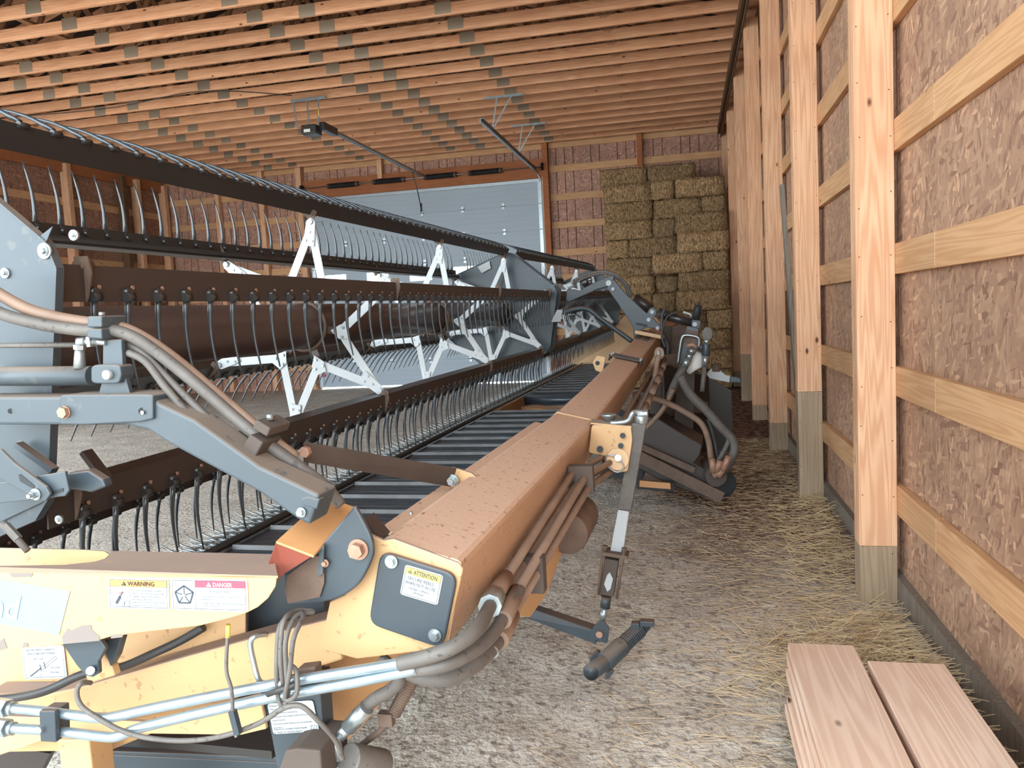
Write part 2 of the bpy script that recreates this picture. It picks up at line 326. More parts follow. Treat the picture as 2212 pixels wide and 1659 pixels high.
# near end wall behind the camera, unseen; wide opening shaped to bring sky light onto the floor
wn_ = empty('wall_near', (-6, Y0, 0), kind='structure')
MB().abox(XL-.1, 1.2, Y0-.05, Y0, 5.4, 8.2).build('sheathing', dark_wood, wn_)
for a, b in strips(10.4, YF):
    MB().abox(XL-.069, XL-.04, a+.008, b-.008, 0, 6.2).build('osb_panel', osb_l, wl)
for zc in (.56, 1.3, 1.95, 2.6, 3.3, 3.95, 4.6):
    MB().abox(XL-.039, XL, 10.4, YF, zc-.078, zc+.078).build('girt', gx[1], wl)
for y in (10.5, 12.7, 14.95, 16.7, 17.2, 18.25):
    MB().abox(XL, XL+.18, y, y+.13, 0, 5.4).build('post', wzr if y < 16 or y > 17 else dark_wood, wl, bevel=.003)
for y0, y1 in ((17.1, 16.5), (18.5, 18.0)):
    MB().bar((XL+.12, y0, 2.9), (XL+.12+(1.1 if y0 > 18 else 0), y1, 1.35), .09, .04, (1, 0, 0)).build('brace', wz, wl)
MB().abox(XL+.02, XL+.08, 9, YF-.1, 5.22, 5.66).build('header_beam', header_wood, wl)
# door 1: sectional overhead door in the far wall
dr = empty('door_1', ((DX0+DX1)/2, YF, 0), kind='structure')
NS = 8; h = (DZ1-.03)/NS
hinge = MB().abox(-.035, .035, -.012, 0, -.07, .07).cyl((-.04, -.016, 0), (.04, -.016, 0), .014, 8).mesh('hinge', galv)
WROW = 4
wxs = [-8.83+k*1.12 for k in range(5)]
for k in range(NS):
    z0, z1 = .03+k*h, .03+(k+1)*h-.0005
    b = MB()
    if k == WROW:
        zz0, zz1 = z0+.17, z1-.15
        b.abox(DX0+.02, DX1-.02, YF, YF+.04, z0, zz0).abox(DX0+.02, DX1-.02, YF, YF+.04, zz1, z1)
        xs = [DX0+.02]+[q for w in wxs for q in (w, w+.57)]+[DX1-.02]
        for i in range(0, len(xs), 2): b.abox(xs[i], xs[i+1], YF, YF+.04, zz0, zz1)
    else:
        b.abox(DX0+.02, DX1-.02, YF, YF+.04, z0, z1)
        for q in (.2, .4, .6, .8): b.abox(DX0+.2, DX1-.2, YF-.003, YF, z0+h*q-.006, z0+h*q+.006)
    b.abox(DX0+.02, DX1-.02, YF-.016, YF, z1-.022, z1-.004)
    pn = b.build('door_panel', doorw, dr, bevel=.002)
    if k == WROW:
        for w in wxs: MB().abox(w, w+.57, YF+.015, YF+.02, zz0, zz1).build('pane', pane, pn)
    for xx in (DX0+1.0, DX0+2.02, DX0+3.03, DX0+4.05, DX0+5.05):
        if k: inst('hinge', hinge, (xx, YF-.012, z0), dr)
    for xx in (DX0+.06, DX1-.13):
        MB().abox(xx, xx+.08, YF-.02, YF-.0125, z0+.01, z1-.01).build('end_stile', galv, dr)
MB().abox(DX0+.08, DX1-.08, YF-.06, YF-.013, DZ1-.1, DZ1-.03).build('top_strut', galv, dr)
for xx in (DX0-.06, DX1+.03):
    MB().abox(xx, xx+.035, YF-.12, YF-.07, .02, 4.9).build('vertical_track', galv, dr)
MB().cyl((DX0+.16, YF-.05, .35), (DX0+.16, YF-.056, .35), .05, 14).build('red_reflector', lred, dr, label='red round reflector at the foot of the door')
# horizontal track on its hangers
t = empty('door_track', (-3.3, 15.8, 4.9), label='galvanised overhead door track hung from the trusses at the right of the door', cat='door track')
MB().abox(-3.33, -3.305, 13.3, 18.3, 4.9, 4.97).abox(-3.33, -3.27, 13.3, 18.3, 4.965, 4.975).abox(-3.33, -3.28, 13.3, 18.3, 4.897, 4.903).build('rail', galv, t)
MB().tube(cr([(-3.3, 18.25, 4.93), (-3.29, 18.36, 4.88), (-3.2, 18.39, 4.7)], 5), .02, 8).build('bend', galv, t)
for y in (14.1, 16.35):
    for dx in (0, .28): MB().bar((-3.3, y, 4.95), (-3.18+dx, y, ZT+.02), .025, .004, (0, 1, 0)).build('hanger_strap', galv, t)
    MB().bar((-3.42, y, ZT-.01), (-2.7, y, ZT-.01), .035, .035).build('hanger_angle', galv, t)
# spring shaft
t = empty('torsion_shaft', (-6.1, YF-.16, 5.0), label='torsion shaft with four black coil springs over the garage door', cat='spring shaft')
MB().cyl((DX0, YF-.16, 5.0), (DX1+.05, YF-.16, 5.0), .014, 10).build('shaft', galv, t)
for x0 in (-8.5, -7.3, -6.0, -4.9):
    n = 26; pts = []
    sb = MB(); 
    for k in range(n): sb.ring((x0+.03+k*(.72/n), YF-.16, 5.0), (1, 0, 0), .05, .014, 12)
    sp = sb.build('coil_spring', springm, t)
    for q in (-.02, .72): MB().cyl((x0+q, YF-.16, 5.0), (x0+q+.07, YF-.16, 5.0), .06, 14).build('spring_cone', rust, t)
for xx in (DX0-.03, DX1+.0):
    MB().cyl((xx, YF-.16, 5.0), (xx+.05, YF-.16, 5.0), .085, 18).build('cable_drum', springm, t)
# opener
op = empty('door_opener', (-6.2, 12.9, 4.95), label='black garage door opener with its rail, hung from the trusses on chains', cat='door opener')
MB().abox(-6.38, -6.1, 12.8, 13.05, 4.9, 5.06).build('motor_housing', black, op, bevel=.02)
MB().abox(-6.12, -6.0, 12.95, 13.5, 4.98, 5.12).build('drive_box', black, op, bevel=.02)
MB().abox(-6.09, -6.06, 13.2, 18.3, 5.02, 5.07).abox(-6.04, -6.01, 13.2, 18.3, 5.02, 5.07).build('rail', galv, op)
MB().abox(-6.32, -6.2, 12.79, 12.83, 4.93, 4.98).build('lamp', bottlew, op)
MB().tube([(-6.06, 17.6, 5.02), (-6.06, 17.9, 4.6), (-6.04, 17.95, 4.35)], .012, 8).tube([(-6.02, 17.95, 4.35), (-6.02, 17.95, 4.15)], .025, 8).build('door_arm', black, op)
for dx in (-.3, -.08, .1): MB().bar((-6.2+dx, 12.92, 5.05), (-6.2+dx*1.2, 12.95, ZT+.03), .03, .004, (0, 1, 0)).build('hanger_strap', galv, op)
MB().bar((-6.6, 12.95, ZT+.0), (-5.95, 12.95, ZT+.0), .04, .04).build('hanger_angle', galv, op)
MB().cyl((-6.08, 12.92, 5.2), (-6.08, 12.93, 5.35), .012, 8).build('yellow_pull', lyel, op, label='yellow release handle')
MB().tube(cr([(-12.5, 11.8, ZT-.0), (-9.4, 11.75, ZT-.12), (-7.6, 11.8, ZT-.02), (-6.4, 12.6, ZT-.01)], 8), .008, 6).build('cord', rubberblk, label='black power cord sagging under the trusses left of the opener', cat='cord')
# ceiling: roof deck on trusses
ce = empty('ceiling', (-6, 8, ZT), kind='structure')
XA, XB, XM = XL-.25, 1.3, (XL+1.05)/2
ZR = ZT+.3+(XM-XA)*.30
MB().prism([(XA-.3, Y0, ZT+.36), (XM, Y0, ZR+.16), (XB+.3, Y0, ZT+.36), (XB+.3, Y0, ZT+.44), (XM, Y0, ZR+.26), (XA-.3, Y0, ZT+.44)], (0, YF+.5-Y0, 0)).build('roof_deck', deck, ce)
gus = MB().abox(-.11, .11, -.0035, .0, -.075, .075).mesh('gusset_plate', plate)
bot = [(-11.9), (-9.36), (-7.58), (-5.3), (-2.95), (-1.0)]
PLX = (-9.36, -7.58, -5.3, -2.95)
top = [-12.6, -10.6, -8.5, -6.4, -4.1, -2, 0]
def ztop(x): return ZT+.3+(ZR-ZT-.3)*(1-abs(x-XM)/(XM-XA))-.05
T0 = None
TY = [YF-.25-.575*k for k in range(25)]
for i, y in enumerate(TY):
    if i == 0:
        T0 = []
        o = V((XM, 0, ZT))
        def part(nm, b, mt):
            me = b.mesh(nm, mt, V((0, 0, 0))); return (nm, me, V((0, 0, 0)))
        def shifted(nm, b, mt):
            c = sum(b.v, V((0, 0, 0)))/len(b.v); T0.append((nm, b.mesh(nm, mt, c), c))
        shifted('bottom_chord', MB().abox(XA, XB-.2, 0, .04, ZT, ZT+.15), tr_wood)
        for a, b_ in ((XA, XM), (XB, XM)): shifted('top_chord', MB().bar((a, .02, ztop(a) if a == XA else ZT+.22), (b_, .02, ztop(b_)), .04, .14), tr_wood)
        prev = top[0]
        for k, xb in enumerate(bot):
            for xt in (top[k], top[k+1]): shifted('web', MB().bar((xb, .02, ZT+.13), (xt, .02, ztop(xt)), .04, .075), trw_wood)
            
            if xb in PLX: T0.append(('gusset_plate', gus, V((xb, -.001, ZT+.095))))
        for x in (-10.03, -4.57): T0.append(('gusset_plate', gus, V((x, -.001, ZT+.07))))
    tr = empty('truss', (XM, y, ZT), ce)
    for nm, me, c in T0: inst(nm, me, (c.x, c.y+y, c.z), tr)
MB().abox(.79, .83, 1, YF-.1, ZT-.16, ZT-.002).build('carrier_beam', dark_wood, ce)
MB().abox(.84, .862, 1, YF-.1, ZT-.24, ZT+.0).build('carrier_beam', dark_wood, ce)
for x in (-9.9, -8.2, -4.2, -2.2): MB().abox(x, x+.09, 3, YF-.1, ZT+.152, ZT+.19).build('lateral_brace', trw_wood, ce)
# floor
def floor_mat():
    M = bpy.data.materials.new('packed_dirt'); M.use_nodes = True; N, L = M.node_tree.nodes, M.node_tree.links; p = N['Principled BSDF']; p.inputs['Roughness'].default_value = .95; p.inputs['Specular IOR Level'].default_value = .1
    g = N.new('ShaderNodeNewGeometry')
    def nz(sc, d=5): n = N.new('ShaderNodeTexNoise'); n.inputs['Scale'].default_value = sc; n.inputs['Detail'].default_value = d; L.new(g.outputs['Position'], n.inputs[0]); return n.outputs[0]
    def mr(a, lo, hi, o0=0, o1=1): r = N.new('ShaderNodeMapRange'); r.inputs[1].default_value = lo; r.inputs[2].default_value = hi; r.inputs[3].default_value = o0; r.inputs[4].default_value = o1; L.new(a, r.inputs[0]); return r.outputs[0]
    def mix(a, b, f):
        x = N.new('ShaderNodeMix'); x.data_type = 'RGBA'
        for s_, v in ((x.inputs[6], a), (x.inputs[7], b)):
            if isinstance(v, bpy.types.NodeSocket): L.new(v, s_)
            else: s_.default_value = v
        L.new(f, x.inputs[0]); return x.outputs[2]
    c = mix(srgb(220, 211, 199), srgb(194, 184, 171), mr(nz(3), .35, .65))
    c = mix(c, srgb(134, 122, 111), mr(nz(28, 6), .52, .66, 0, .8))
    c = mix(c, srgb(206, 198, 188), mr(nz(70, 3), .62, .72, 0, .7))
    sp = N.new('ShaderNodeSeparateXYZ'); L.new(g.outputs['Position'], sp.inputs[0])
    # reddish brown strip along the right wall: chaff, with its shade painted in
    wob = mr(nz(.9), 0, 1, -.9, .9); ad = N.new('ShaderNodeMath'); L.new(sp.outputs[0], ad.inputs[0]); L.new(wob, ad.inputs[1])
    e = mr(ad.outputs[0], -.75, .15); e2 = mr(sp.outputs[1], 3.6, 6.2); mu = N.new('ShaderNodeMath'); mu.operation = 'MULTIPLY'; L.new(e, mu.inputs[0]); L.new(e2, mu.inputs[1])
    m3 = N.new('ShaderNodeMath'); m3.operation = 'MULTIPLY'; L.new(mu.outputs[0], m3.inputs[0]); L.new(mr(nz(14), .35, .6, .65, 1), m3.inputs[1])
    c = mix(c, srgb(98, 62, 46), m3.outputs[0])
    # trodden band left of the boards
    L.new(c, p.inputs['Base Color'])
    b = N.new('ShaderNodeBump'); b.inputs['Strength'].default_value = .8; b.inputs['Distance'].default_value = .02; L.new(nz(45, 6), b.inputs['Height']); L.new(b.outputs[0], p.inputs['Normal'])
    return M
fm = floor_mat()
from mathutils import noise as NZ
def fh(x, y): return .02*NZ.noise(V((x*.7, y*.7, 0)))+.009*NZ.noise(V((x*4, y*4, 3)))+.005*NZ.noise(V((x*15, y*15, 7)))
b = MB(); vs = []; fs = []
def grid(x0, x1, y0, y1, st):
    nx = int((x1-x0)/st); ny = int((y1-y0)/st)
    vs = [(x0+(x1-x0)*i/nx, y0+(y1-y0)*j/ny, fh(x0+(x1-x0)*i/nx, y0+(y1-y0)*j/ny)-.012) for j in range(ny+1) for i in range(nx+1)]
    fs = [[j*(nx+1)+i, j*(nx+1)+i+1, (j+1)*(nx+1)+i+1, (j+1)*(nx+1)+i] for j in range(ny) for i in range(nx)]
    return vs, fs
v_, f_ = grid(-3.2, 1.1, 1.2, 9, .02); b.add(v_, f_, 0, True)
v_, f_ = grid(XL-.1, -3.2, 1.2, 18.6, .15); b.add(v_, f_, 0, True)
v_, f_ = grid(-3.2, 1.1, 9, 18.6, .1); b.add(v_, f_, 0, True)
v_, f_ = grid(XL-22, 8, -30, 1.2, .5); b.add(v_, f_, 0, True)
b.add([(XL-22, -30, -.07), (8, -30, -.07), (8, 19, -.07), (XL-22, 19, -.07)], [[0, 1, 2, 3]], 0)
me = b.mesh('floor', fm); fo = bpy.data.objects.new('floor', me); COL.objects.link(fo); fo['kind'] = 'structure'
# loose straw on the floor
b = MB(); VS, FS = [], []
def straw(x, y, L_, w, a, z, tilt=0, bend=0):
    d = V((math.cos(a)*math.cos(tilt), math.sin(a)*math.cos(tilt), math.sin(tilt))); s_ = V((-math.sin(a), math.cos(a), 0))*w
    p = V((x, y, z)); q = p+d*L_*.5+s_*bend*8; r = p+d*L_+V((0, 0, -w)); o = len(VS); up = V((0, 0, w*1.3))
    VS.extend([p-s_, p+s_, p+up, q-s_, q+s_, q+up, r-s_, r+s_, r+up]); FS.extend([[o, o+3, o+5, o+2], [o+1, o+2, o+5, o+4], [o+3, o+6, o+8, o+5], [o+4, o+5, o+8, o+7]])
rn = random.Random(3)
def dens(x, y):
    d = .05+.12*max(0, NZ.noise(V((x*1.3, y*1.3, 9))))
    d += .75*math.exp(-((x-.75)/.45)**2)*(1 if y > 2.6 else .5)
    d += .2*math.exp(-((x-.15)/.5)**2)
    if x < -.8: d *= .3
    return d*(.45+.55*min(1, y/6))
n = 0
while n < 9500:
    y = 1.6+8.2*rn.random()**1.7; x = rn.uniform(-3.1, .98) if rn.random() < .6 else rn.uniform(-.6, .98)
    if rn.random() > dens(x, y): continue
    n += 1; L_ = rn.choice((.02, .03, .05, .08, .12, .18))*rn.uniform(.7, 1.2)
    a = rn.gauss(.15, .8) if rn.random() < .75 else rn.uniform(0, 6.28)
    straw(x, y, L_, rn.uniform(.0005, .0013), a, fh(x, y)+rn.uniform(-.008, .004), rn.gauss(0, .06), rn.gauss(0, .3))
m2 = mat('straw_bits', srgb(224, 198, 156), .6, col2=srgb(168, 138, 100), scale=9, coord='Object')
MB().add(VS, FS).build('loose_straw', m2, label='thin loose straw scattered over the dirt floor', cat='straw', kind='stuff')
gb = MB()
for k in range(700):
    y = 1.8+5*rn.random()**1.4; x = rn.uniform(-2.8, .9); q = rn.uniform(.002, .007); z = fh(x, y)-.006
    gb.add([(x+q*math.cos(t), y+q*math.sin(t), z) for t in (.2, 1.5, 2.7, 4, 5.2)]+[(x+q*.3, y, z+q*.9), (x-q*.4, y+q*.2, z+q*.8)], [[0, 1, 5], [1, 2, 6, 5], [2, 3, 6], [3, 4, 5, 6], [4, 0, 5]])
gb.build('gravel', mat('pebble', srgb(196, 188, 178), .8, col2=srgb(150, 142, 132), scale=20), label='small pale stones scattered in the dirt', cat='gravel', kind='stuff')
VS, FS = [], []
for k in range(3600):      # heap at the foot of the near post and along the wall
    cx, cy_, sx, sy_, hh = rn.choice(((.72, 3.75, .2, .3, .07), (.9, 3.3, .1, .45, .1), (.55, 3.55, .28, .22, .03), (.95, 6.2, .12, .8, .05), (.8, 5.2, .2, .7, .03)))
    x = rn.gauss(cx, sx); y = rn.gauss(cy_, sy_)
    if x > .98 or x < .0: continue
    z = fh(x, y)+hh*rn.random()*math.exp(-((x-cx)/sx)**2*.6-((y-cy_)/sy_)**2*.6)
    straw(x, y, rn.uniform(.05, .2), rn.uniform(.0009, .002), rn.gauss(.2, 1.0), z, rn.gauss(0, .22), rn.gauss(0, .5))
MB().add(VS, FS).build('straw_heap', m2, label='heap of loose straw round the foot of the nearest post', cat='straw', kind='stuff')
# ================================================================ straw bales in the far right corner
def bale_mat(i, c1, c2, c3):
    M = bpy.data.materials.new('baled_straw'); M.use_nodes = True; N, L = M.node_tree.nodes, M.node_tree.links; p = N['Principled BSDF']; p.inputs['Roughness'].default_value = .8; p.inputs['Specular IOR Level'].default_value = .2
    tc = N.new('ShaderNodeTexCoord'); oi = N.new('ShaderNodeObjectInfo'); va = N.new('ShaderNodeVectorMath'); va.operation = 'ADD'; ml = N.new('ShaderNodeMath'); ml.operation = 'MULTIPLY'; ml.inputs[1].default_value = 30
    L.new(oi.outputs['Random'], ml.inputs[0]); L.new(tc.outputs['Object'], va.inputs[0]); L.new(ml.outputs[0], va.inputs[1])
    mp = N.new('ShaderNodeMapping'); mp.inputs['Scale'].default_value = (55, 30, 18); L.new(va.outputs[0], mp.inputs[0])
    n = N.new('ShaderNodeTexNoise'); n.inputs['Scale'].default_value = 1; n.inputs['Detail'].default_value = 4; n.inputs['Distortion'].default_value = 1.2; L.new(mp.outputs[0], n.inputs[0])
    r = N.new('ShaderNodeValToRGB'); e = r.color_ramp.elements; e[0].position = .36; e[0].color = c3; e[1].position = .66; e[1].color = c1; q = e.new(.5); q.color = c2; L.new(n.outputs[0], r.inputs[0])
    hs = N.new('ShaderNodeHueSaturation'); v = N.new('ShaderNodeMapRange'); L.new(oi.outputs['Random'], v.inputs[0]); v.inputs[3].default_value = .78; v.inputs[4].default_value = 1.2
    L.new(r.outputs[0], hs.inputs['Color']); L.new(v.outputs[0], hs.inputs['Value']); L.new(hs.outputs[0], p.inputs['Base Color'])
    b = N.new('ShaderNodeBump'); b.inputs['Strength'].default_value = .9; b.inputs['Distance'].default_value = .02; L.new(n.outputs[0], b.inputs['Height']); L.new(b.outputs[0], p.inputs['Normal'])
    return M
bm_ = bale_mat(0, srgb(198, 166, 124), srgb(150, 120, 86), srgb(88, 68, 48))
def bale_mesh(w, d, h, seed):
    """flake-grooved, slightly bulging block with straws sticking out"""
    rn = random.Random(seed); b = MB(); nx, ny, nz = max(4, int(w/.09)), 5, 5
    bm = bmesh.new(); bmesh.ops.create_cube(bm, size=1); bmesh.ops.subdivide_edges(bm, edges=bm.edges[:], cuts=5, use_grid_fill=True)
    for v in bm.verts:
        c = v.co.copy(); bul = (1-(2*c.x)**4*.03)*(1-(2*c.z)**4*.05)
        long_ = c.x if w >= d else c.y
        groove = .006*math.sin(long_*38+seed)
        q = V((c.x*w*(1-.03*(2*c.z)**4-.02*(2*c.y)**4), c.y*d*(1-.03*(2*c.z)**4-.03*(2*c.x)**6), c.z*h*(1-.03*(2*c.x)**4-.03*(2*c.y)**4)))
        q += V((rn.uniform(-1, 1), rn.uniform(-1, 1), rn.uniform(-1, 1)))*.015+c.normalized()*groove
        v.co = q
    bm.verts.ensure_lookup_table()
    b.add([v.co.copy() for v in bm.verts], [[v.index for v in f.verts] for f in bm.faces], 0, True); bm.free()
    for k in range(240):
        f = rn.choice((0, 0, 0, 1, 2)); x = rn.uniform(-.5, .5)*w; z = rn.uniform(-.5, .5)*h; y = rn.uniform(-.5, .5)*d
        if f == 0: y = -d/2+.01
        elif f == 1: x = -w/2+.01
        else: z = h/2-.01
        dr = V((rn.uniform(-1, 1), -abs(rn.uniform(.1, .5)) if f == 0 else rn.uniform(-1, 0), rn.uniform(-1, .6))).normalized(); s_ = dr.orthogonal().normalized()*.0035; p = V((x, y, z)); q = p+dr*rn.uniform(.02, .065)
        b.add([p-s_, p+s_, q+s_, q-s_], [[0, 1, 2, 3]], 1)
    return b.mesh('straw_bale', [bm_, m3_], V((0, 0, -h/2)))
m3_ = mat('bright_straw', srgb(200, 176, 130), .55)
BW, BD, BH = .96, .46, .375
long_m = [bale_mesh(BW, BD, BH, s) for s in (1, 2, 3)]; end_m = [bale_mesh(BD, BW, BH, s) for s in (4, 5)]
names = ['bottom', 'second', 'third', 'fourth', 'fifth', 'sixth', 'seventh', 'eighth', 'ninth', 'tenth', 'top']
ords = ['leftmost', 'second from the left', 'third from the left', 'fourth from the left', 'fifth from the left']
rb = random.Random(11)
XR = .83
pats = ['LLE', 'ELL', 'LEL', 'LLE', 'EEEL', 'LEL', 'LLE', 'ELL', 'LEL', 'LLE', 'LEL']
for k in range(11):
    x = XR-2.42+(.02*(k % 2)); pat = pats[k]; right_fwd = k <= 8
    for j, c in enumerate(pat):
        w = BW if c == 'L' else BD; d = BD if c == 'L' else BW
        yf = 16.35
        if right_fwd and x+w/2 > -.25: yf = 15.75
        if k <= 4: yf -= .35
        yf += rb.uniform(-.05, .04)
        me = rb.choice(long_m if c == 'L' else end_m)
        inst('straw_bale', me, (x+w/2, yf+d/2, k*BH+.03), None, Matrix.Rotation(rb.uniform(-.03, .03), 3, 'Z'),
             label='straw bale in the %s layer, %s, %s' % (names[k], ords[j], 'long side out' if c == 'L' else 'cut end out'), cat='straw bale', group='straw bales stacked in the far corner')
        x += w+.01
# a second row behind, one layer higher, seen over the front row
x = XR-2.3
for j in range(2):
    inst('straw_bale', rb.choice(long_m), (x+BW/2-.2, 16.95+.02*j, 11*BH+.03), None, None,
         label='straw bale of the rear row showing above the stack, %s' % ords[j], cat='straw bale', group='straw bales of the rear row')
    x += .975
# ================================================================ boards stacked in the foreground
def board(x0, x1, y1, z0, lab, th=.038, y0=.9, skew=0):
    b = MB(); b.prism([(x0+skew, y0, z0), (x1+skew, y0, z0), (x1, y1, z0), (x0, y1, z0)], (0, 0, th))
    return b.build('board', red_wood, None, .0025, label=lab, cat='board', group='planed boards stacked on the floor')
lay = [(.33, .575, 2.42, 0, 'lowest board of the left pile, its end set back'),
       (.318, .56, 3.02, 1, 'second board up in the left pile, reddish edge'),
       (.325, .57, 3.0, 2, 'third board up in the left pile'),
       (.338, .583, 3.14, 3, 'fourth board up in the left pile, just under the edges seen'),
       (.345, .59, 3.17, 4, 'fifth board up in the left pile, under the top board'),
       (.352, .598, 3.185, 5, 'top board of the left pile, pale with knots')]
for x0, x1, y1, k, l in lay: board(x0, x1, y1, .015+k*.0425, l)
for k, (x0, y1, l) in enumerate(((.63, 2.9, 'lowest board of the right pile by the wall'), (.625, 3.0, 'second board up in the right pile by the wall'), (.63, 2.95, 'third board up in the right pile by the wall'), (.622, 3.02, 'fourth board up in the right pile by the wall'), (.628, 3.03, 'fifth board up in the right pile by the wall'), (.62, 3.05, 'top board of the right pile, pale with a knot, nearest the wall'))):
    board(x0, x0+.262, y1, .015+k*.0425, l)
lp = MB().bar((.862, 7.5, 2.65), (.985, 7.4, .02), .1, .035, (1, 0, 0)); lp.build('leaning_plank', grey_wood, None, .003, label='weathered grey plank leaning between the second and third posts', cat='plank')
# ================================================================ the grain header: own frame a (right), b (along it), z (up)
_az, _el = R_(1.55), R_(.38)
HB = V((math.sin(_az)*math.cos(_el), math.cos(_az)*math.cos(_el), math.sin(_el))); HA = V((math.cos(_az), -math.sin(_az), 0)); HZ = HA.cross(HB)
O = V((0, 0, CZ))
def H(a, b, z): return O+HA*a+HB*b+HZ*z
def ray(x, y): d = CR*((x-1106)/FPX)-CU*((y-829.5)/FPX)+CF; return V((d.dot(HA), d.dot(HB), d.dot(HZ)))
def Lb(x, y, b): d = ray(x, y); return d*(b/d.y)
def La(x, y, a): d = ray(x, y); return d*(a/d.x)
def Lz(x, y, z): d = ray(x, y); return d*(z/d.z)
def Pb(x, y, b): return H(*Lb(x, y, b))
def Pa(x, y, a): return H(*La(x, y, a))
def Pz(x, y, z): return H(*Lz(x, y, z))
def PB(pts, b): return [Pb(x, y, b) for x, y in pts]
# ---------------- reels
RC = V((-1.9, -.025))            # axis (a, z)
def reel(b0, b1, spb, label, tilt=0, first=True):
    """hexagonal pick-up reel: centre tube, star spiders, end shields, six finger bats"""
    az = _az; HB2 = (HB+HZ*math.tan(tilt)).normalized()
    def G(a, b, z): return H(a, b0, z)+HB2*(b-b0)
    root = empty('harvest_reel', G(RC.x, (b0+b1)/2, RC.y), label=label, cat='reel', group=None)
    MB().cyl(G(RC.x, b0-.02, RC.y), G(RC.x, b1+.02, RC.y), .107, 32).build('centre_tube', tubebrown, root)
    th = [20, 80, 140, 200, 260, 320]
    def pol(r, t, b): return G(RC.x+r*math.cos(R_(t)), b, RC.y+r*math.sin(R_(t)))
    for b in spb:
        sp = empty('spider', pol(0, 0, b), root)
        MB().ring(pol(0, 0, b), HB, .116, .009, 26).build('hub_ring', rust, sp)
        for t in th:
            n1, n2, ap = pol(.195, t-30, b), pol(.195, t+30, b), pol(.47, t, b)
            for n_ in (n1, n2):
                MB().bar(n_, ap, .04, .006, HB).build('spoke', white, sp, .001)
            # gusset at the node and at the tip, with bolts
            g = MB().prism([pol(.15, t+30, b-.007), pol(.2, t+20, b-.007), pol(.245, t+24, b-.007), pol(.245, t+36, b-.007), pol(.2, t+40, b-.007)], HB*-.004)
            for q in ((.215, t+24), (.215, t+36), (.175, t+30)): g.cyl(pol(*q, b-.011), pol(*q, b-.018), .007, 8, 1)
            g.build('node_gusset', [white, galv], sp)
            g = MB().prism([pol(.385, t-4, b-.007), pol(.385, t+4, b-.007), pol(.43, t+3.6, b-.007), pol(.5, t+2.6, b-.007), pol(.52, t, b-.007), pol(.5, t-2.6, b-.007), pol(.43, t-3.6, b-.007)], HB*-.005)
            for q in ((.41, t-2.3), (.41, t+2.3), (.45, t)): g.cyl(pol(*q, b-.012), pol(*q, b-.018), .006, 8, 1)
            g.cyl(pol(.498, t, b-.012), pol(.498, t, b-.022), .013, 10, 1)
            g.build('tip_plate', [white, galv], sp)
            MB().bar(pol(.19, t-30, b+.01), pol(.105, t-30, b+.01), .035, .006, HB).build('hub_lug', tubebrown, sp)
    # bats and fingers; the finger angle follows the cam as the reel turns
    fa = {20: -92, 80: 153, 140: 93, 200: -132, 260: -100, 320: -95}
    # one curved finger
    f = MB(); pts = []; rs = []
    for i in range(7):
        u = i/6; pts.append(V((.010*math.sin(u*3.6)-.012*u, .0, -.225*u))); rs.append(.0085*(1-.72*u))
    f.tube(pts, rs, 6); fm_ = f.mesh('tine', plastic); 
    for t in th:
        d = fa[t]; td = V((math.cos(R_(d)), math.sin(R_(d)))); 
        inn = V((-math.cos(R_(t)), -math.sin(R_(t)))); pd = V((td.y, -td.x))
        c = RC+V((math.cos(R_(t)), math.sin(R_(t))))*.53
        def Q(s_, w, b): p = c+td*s_+pd*w; return G(p.x, b, p.y)
        bt = empty('bat', Q(.05, 0, (b0+b1)/2), root)
        e0, e1 = b0+.03, b1-.03
        wd = .075 if t == 80 else .07
        prof = [(.0, 0), (.085, 0), (.085, .004), (.004, .004), (.004, wd), (0, wd)]
        k = MB().prism([Q(s_, w, e0) for s_, w in prof], HB2*(e1-e0)); k.build('bat_channel', brownblk if t in (20, 320, 260) else black, bt, label='dusty brown finger bar' if t in (20, 320) else None)
        MB().cyl(Q(.022, .022, e0), Q(.022, .022, e1), .016, 12).build('bat_tube', black, bt)
        for b in list(spb)+[b0+.12, b1-.12]:
            MB().cyl(Q(0, .01, b-.02), Q(0, .01, b+.02), .014, 10).build('bat_pivot', rust, bt)
            MB().prism([Q(-.02, -.012, b-.012), Q(.02, -.02, b-.012), Q(.075, -.006, b-.012), Q(.085, .0, b-.012), Q(.02, .03, b-.012), Q(-.02, .025, b-.012)], HB2*.005).build('bat_bracket', rust, bt)
        n = 50; st = (e1-e0-.2)/(n-1)
        xax = HA*(-td.y*-1)+HZ*(-td.x) ; 
        tw = (HA*td.x+HZ*td.y).normalized(); xx = HB2.cross(tw).normalized()
        R3 = Matrix((xx, HB2, -tw)).transposed()
        kn = MB()
        for i in range(n):
            b = e0+.1+i*st
            if t == 80:
                kn.cyl(Q(-.004, wd, b-.016), Q(-.004, wd, b+.016), .009, 8); inst('tine', fm_, Q(.008, wd+.004, b), bt, R3); continue
            kn.cyl(Q(.062, -.012, b), Q(.062, .016, b), .012, 8).cyl(Q(.074, -.006, b-.013), Q(.074, -.006, b+.013), .014, 8).cyl(Q(.05, -.0015, b+.018), Q(.05, -.006, b+.018), .0055, 6, 1)
            inst('tine', fm_, Q(.078, -.004, b), bt, R3)
        kn.build('tine_clamps', [black, rustl], bt, kind='stuff')
    return root, G, pol
reel1, G1, pol1 = reel(1.44, 7.18, (3.45, 5.3, 7.08), 'near section of the six-sided finger reel with white star struts, before the garage door')
reel2, G2, pol2 = reel(7.42, 12.9, (7.6, 9.4, 11.2, 12.8), 'far section of the six-sided finger reel beyond the middle lift arm', tilt=R_(.7))
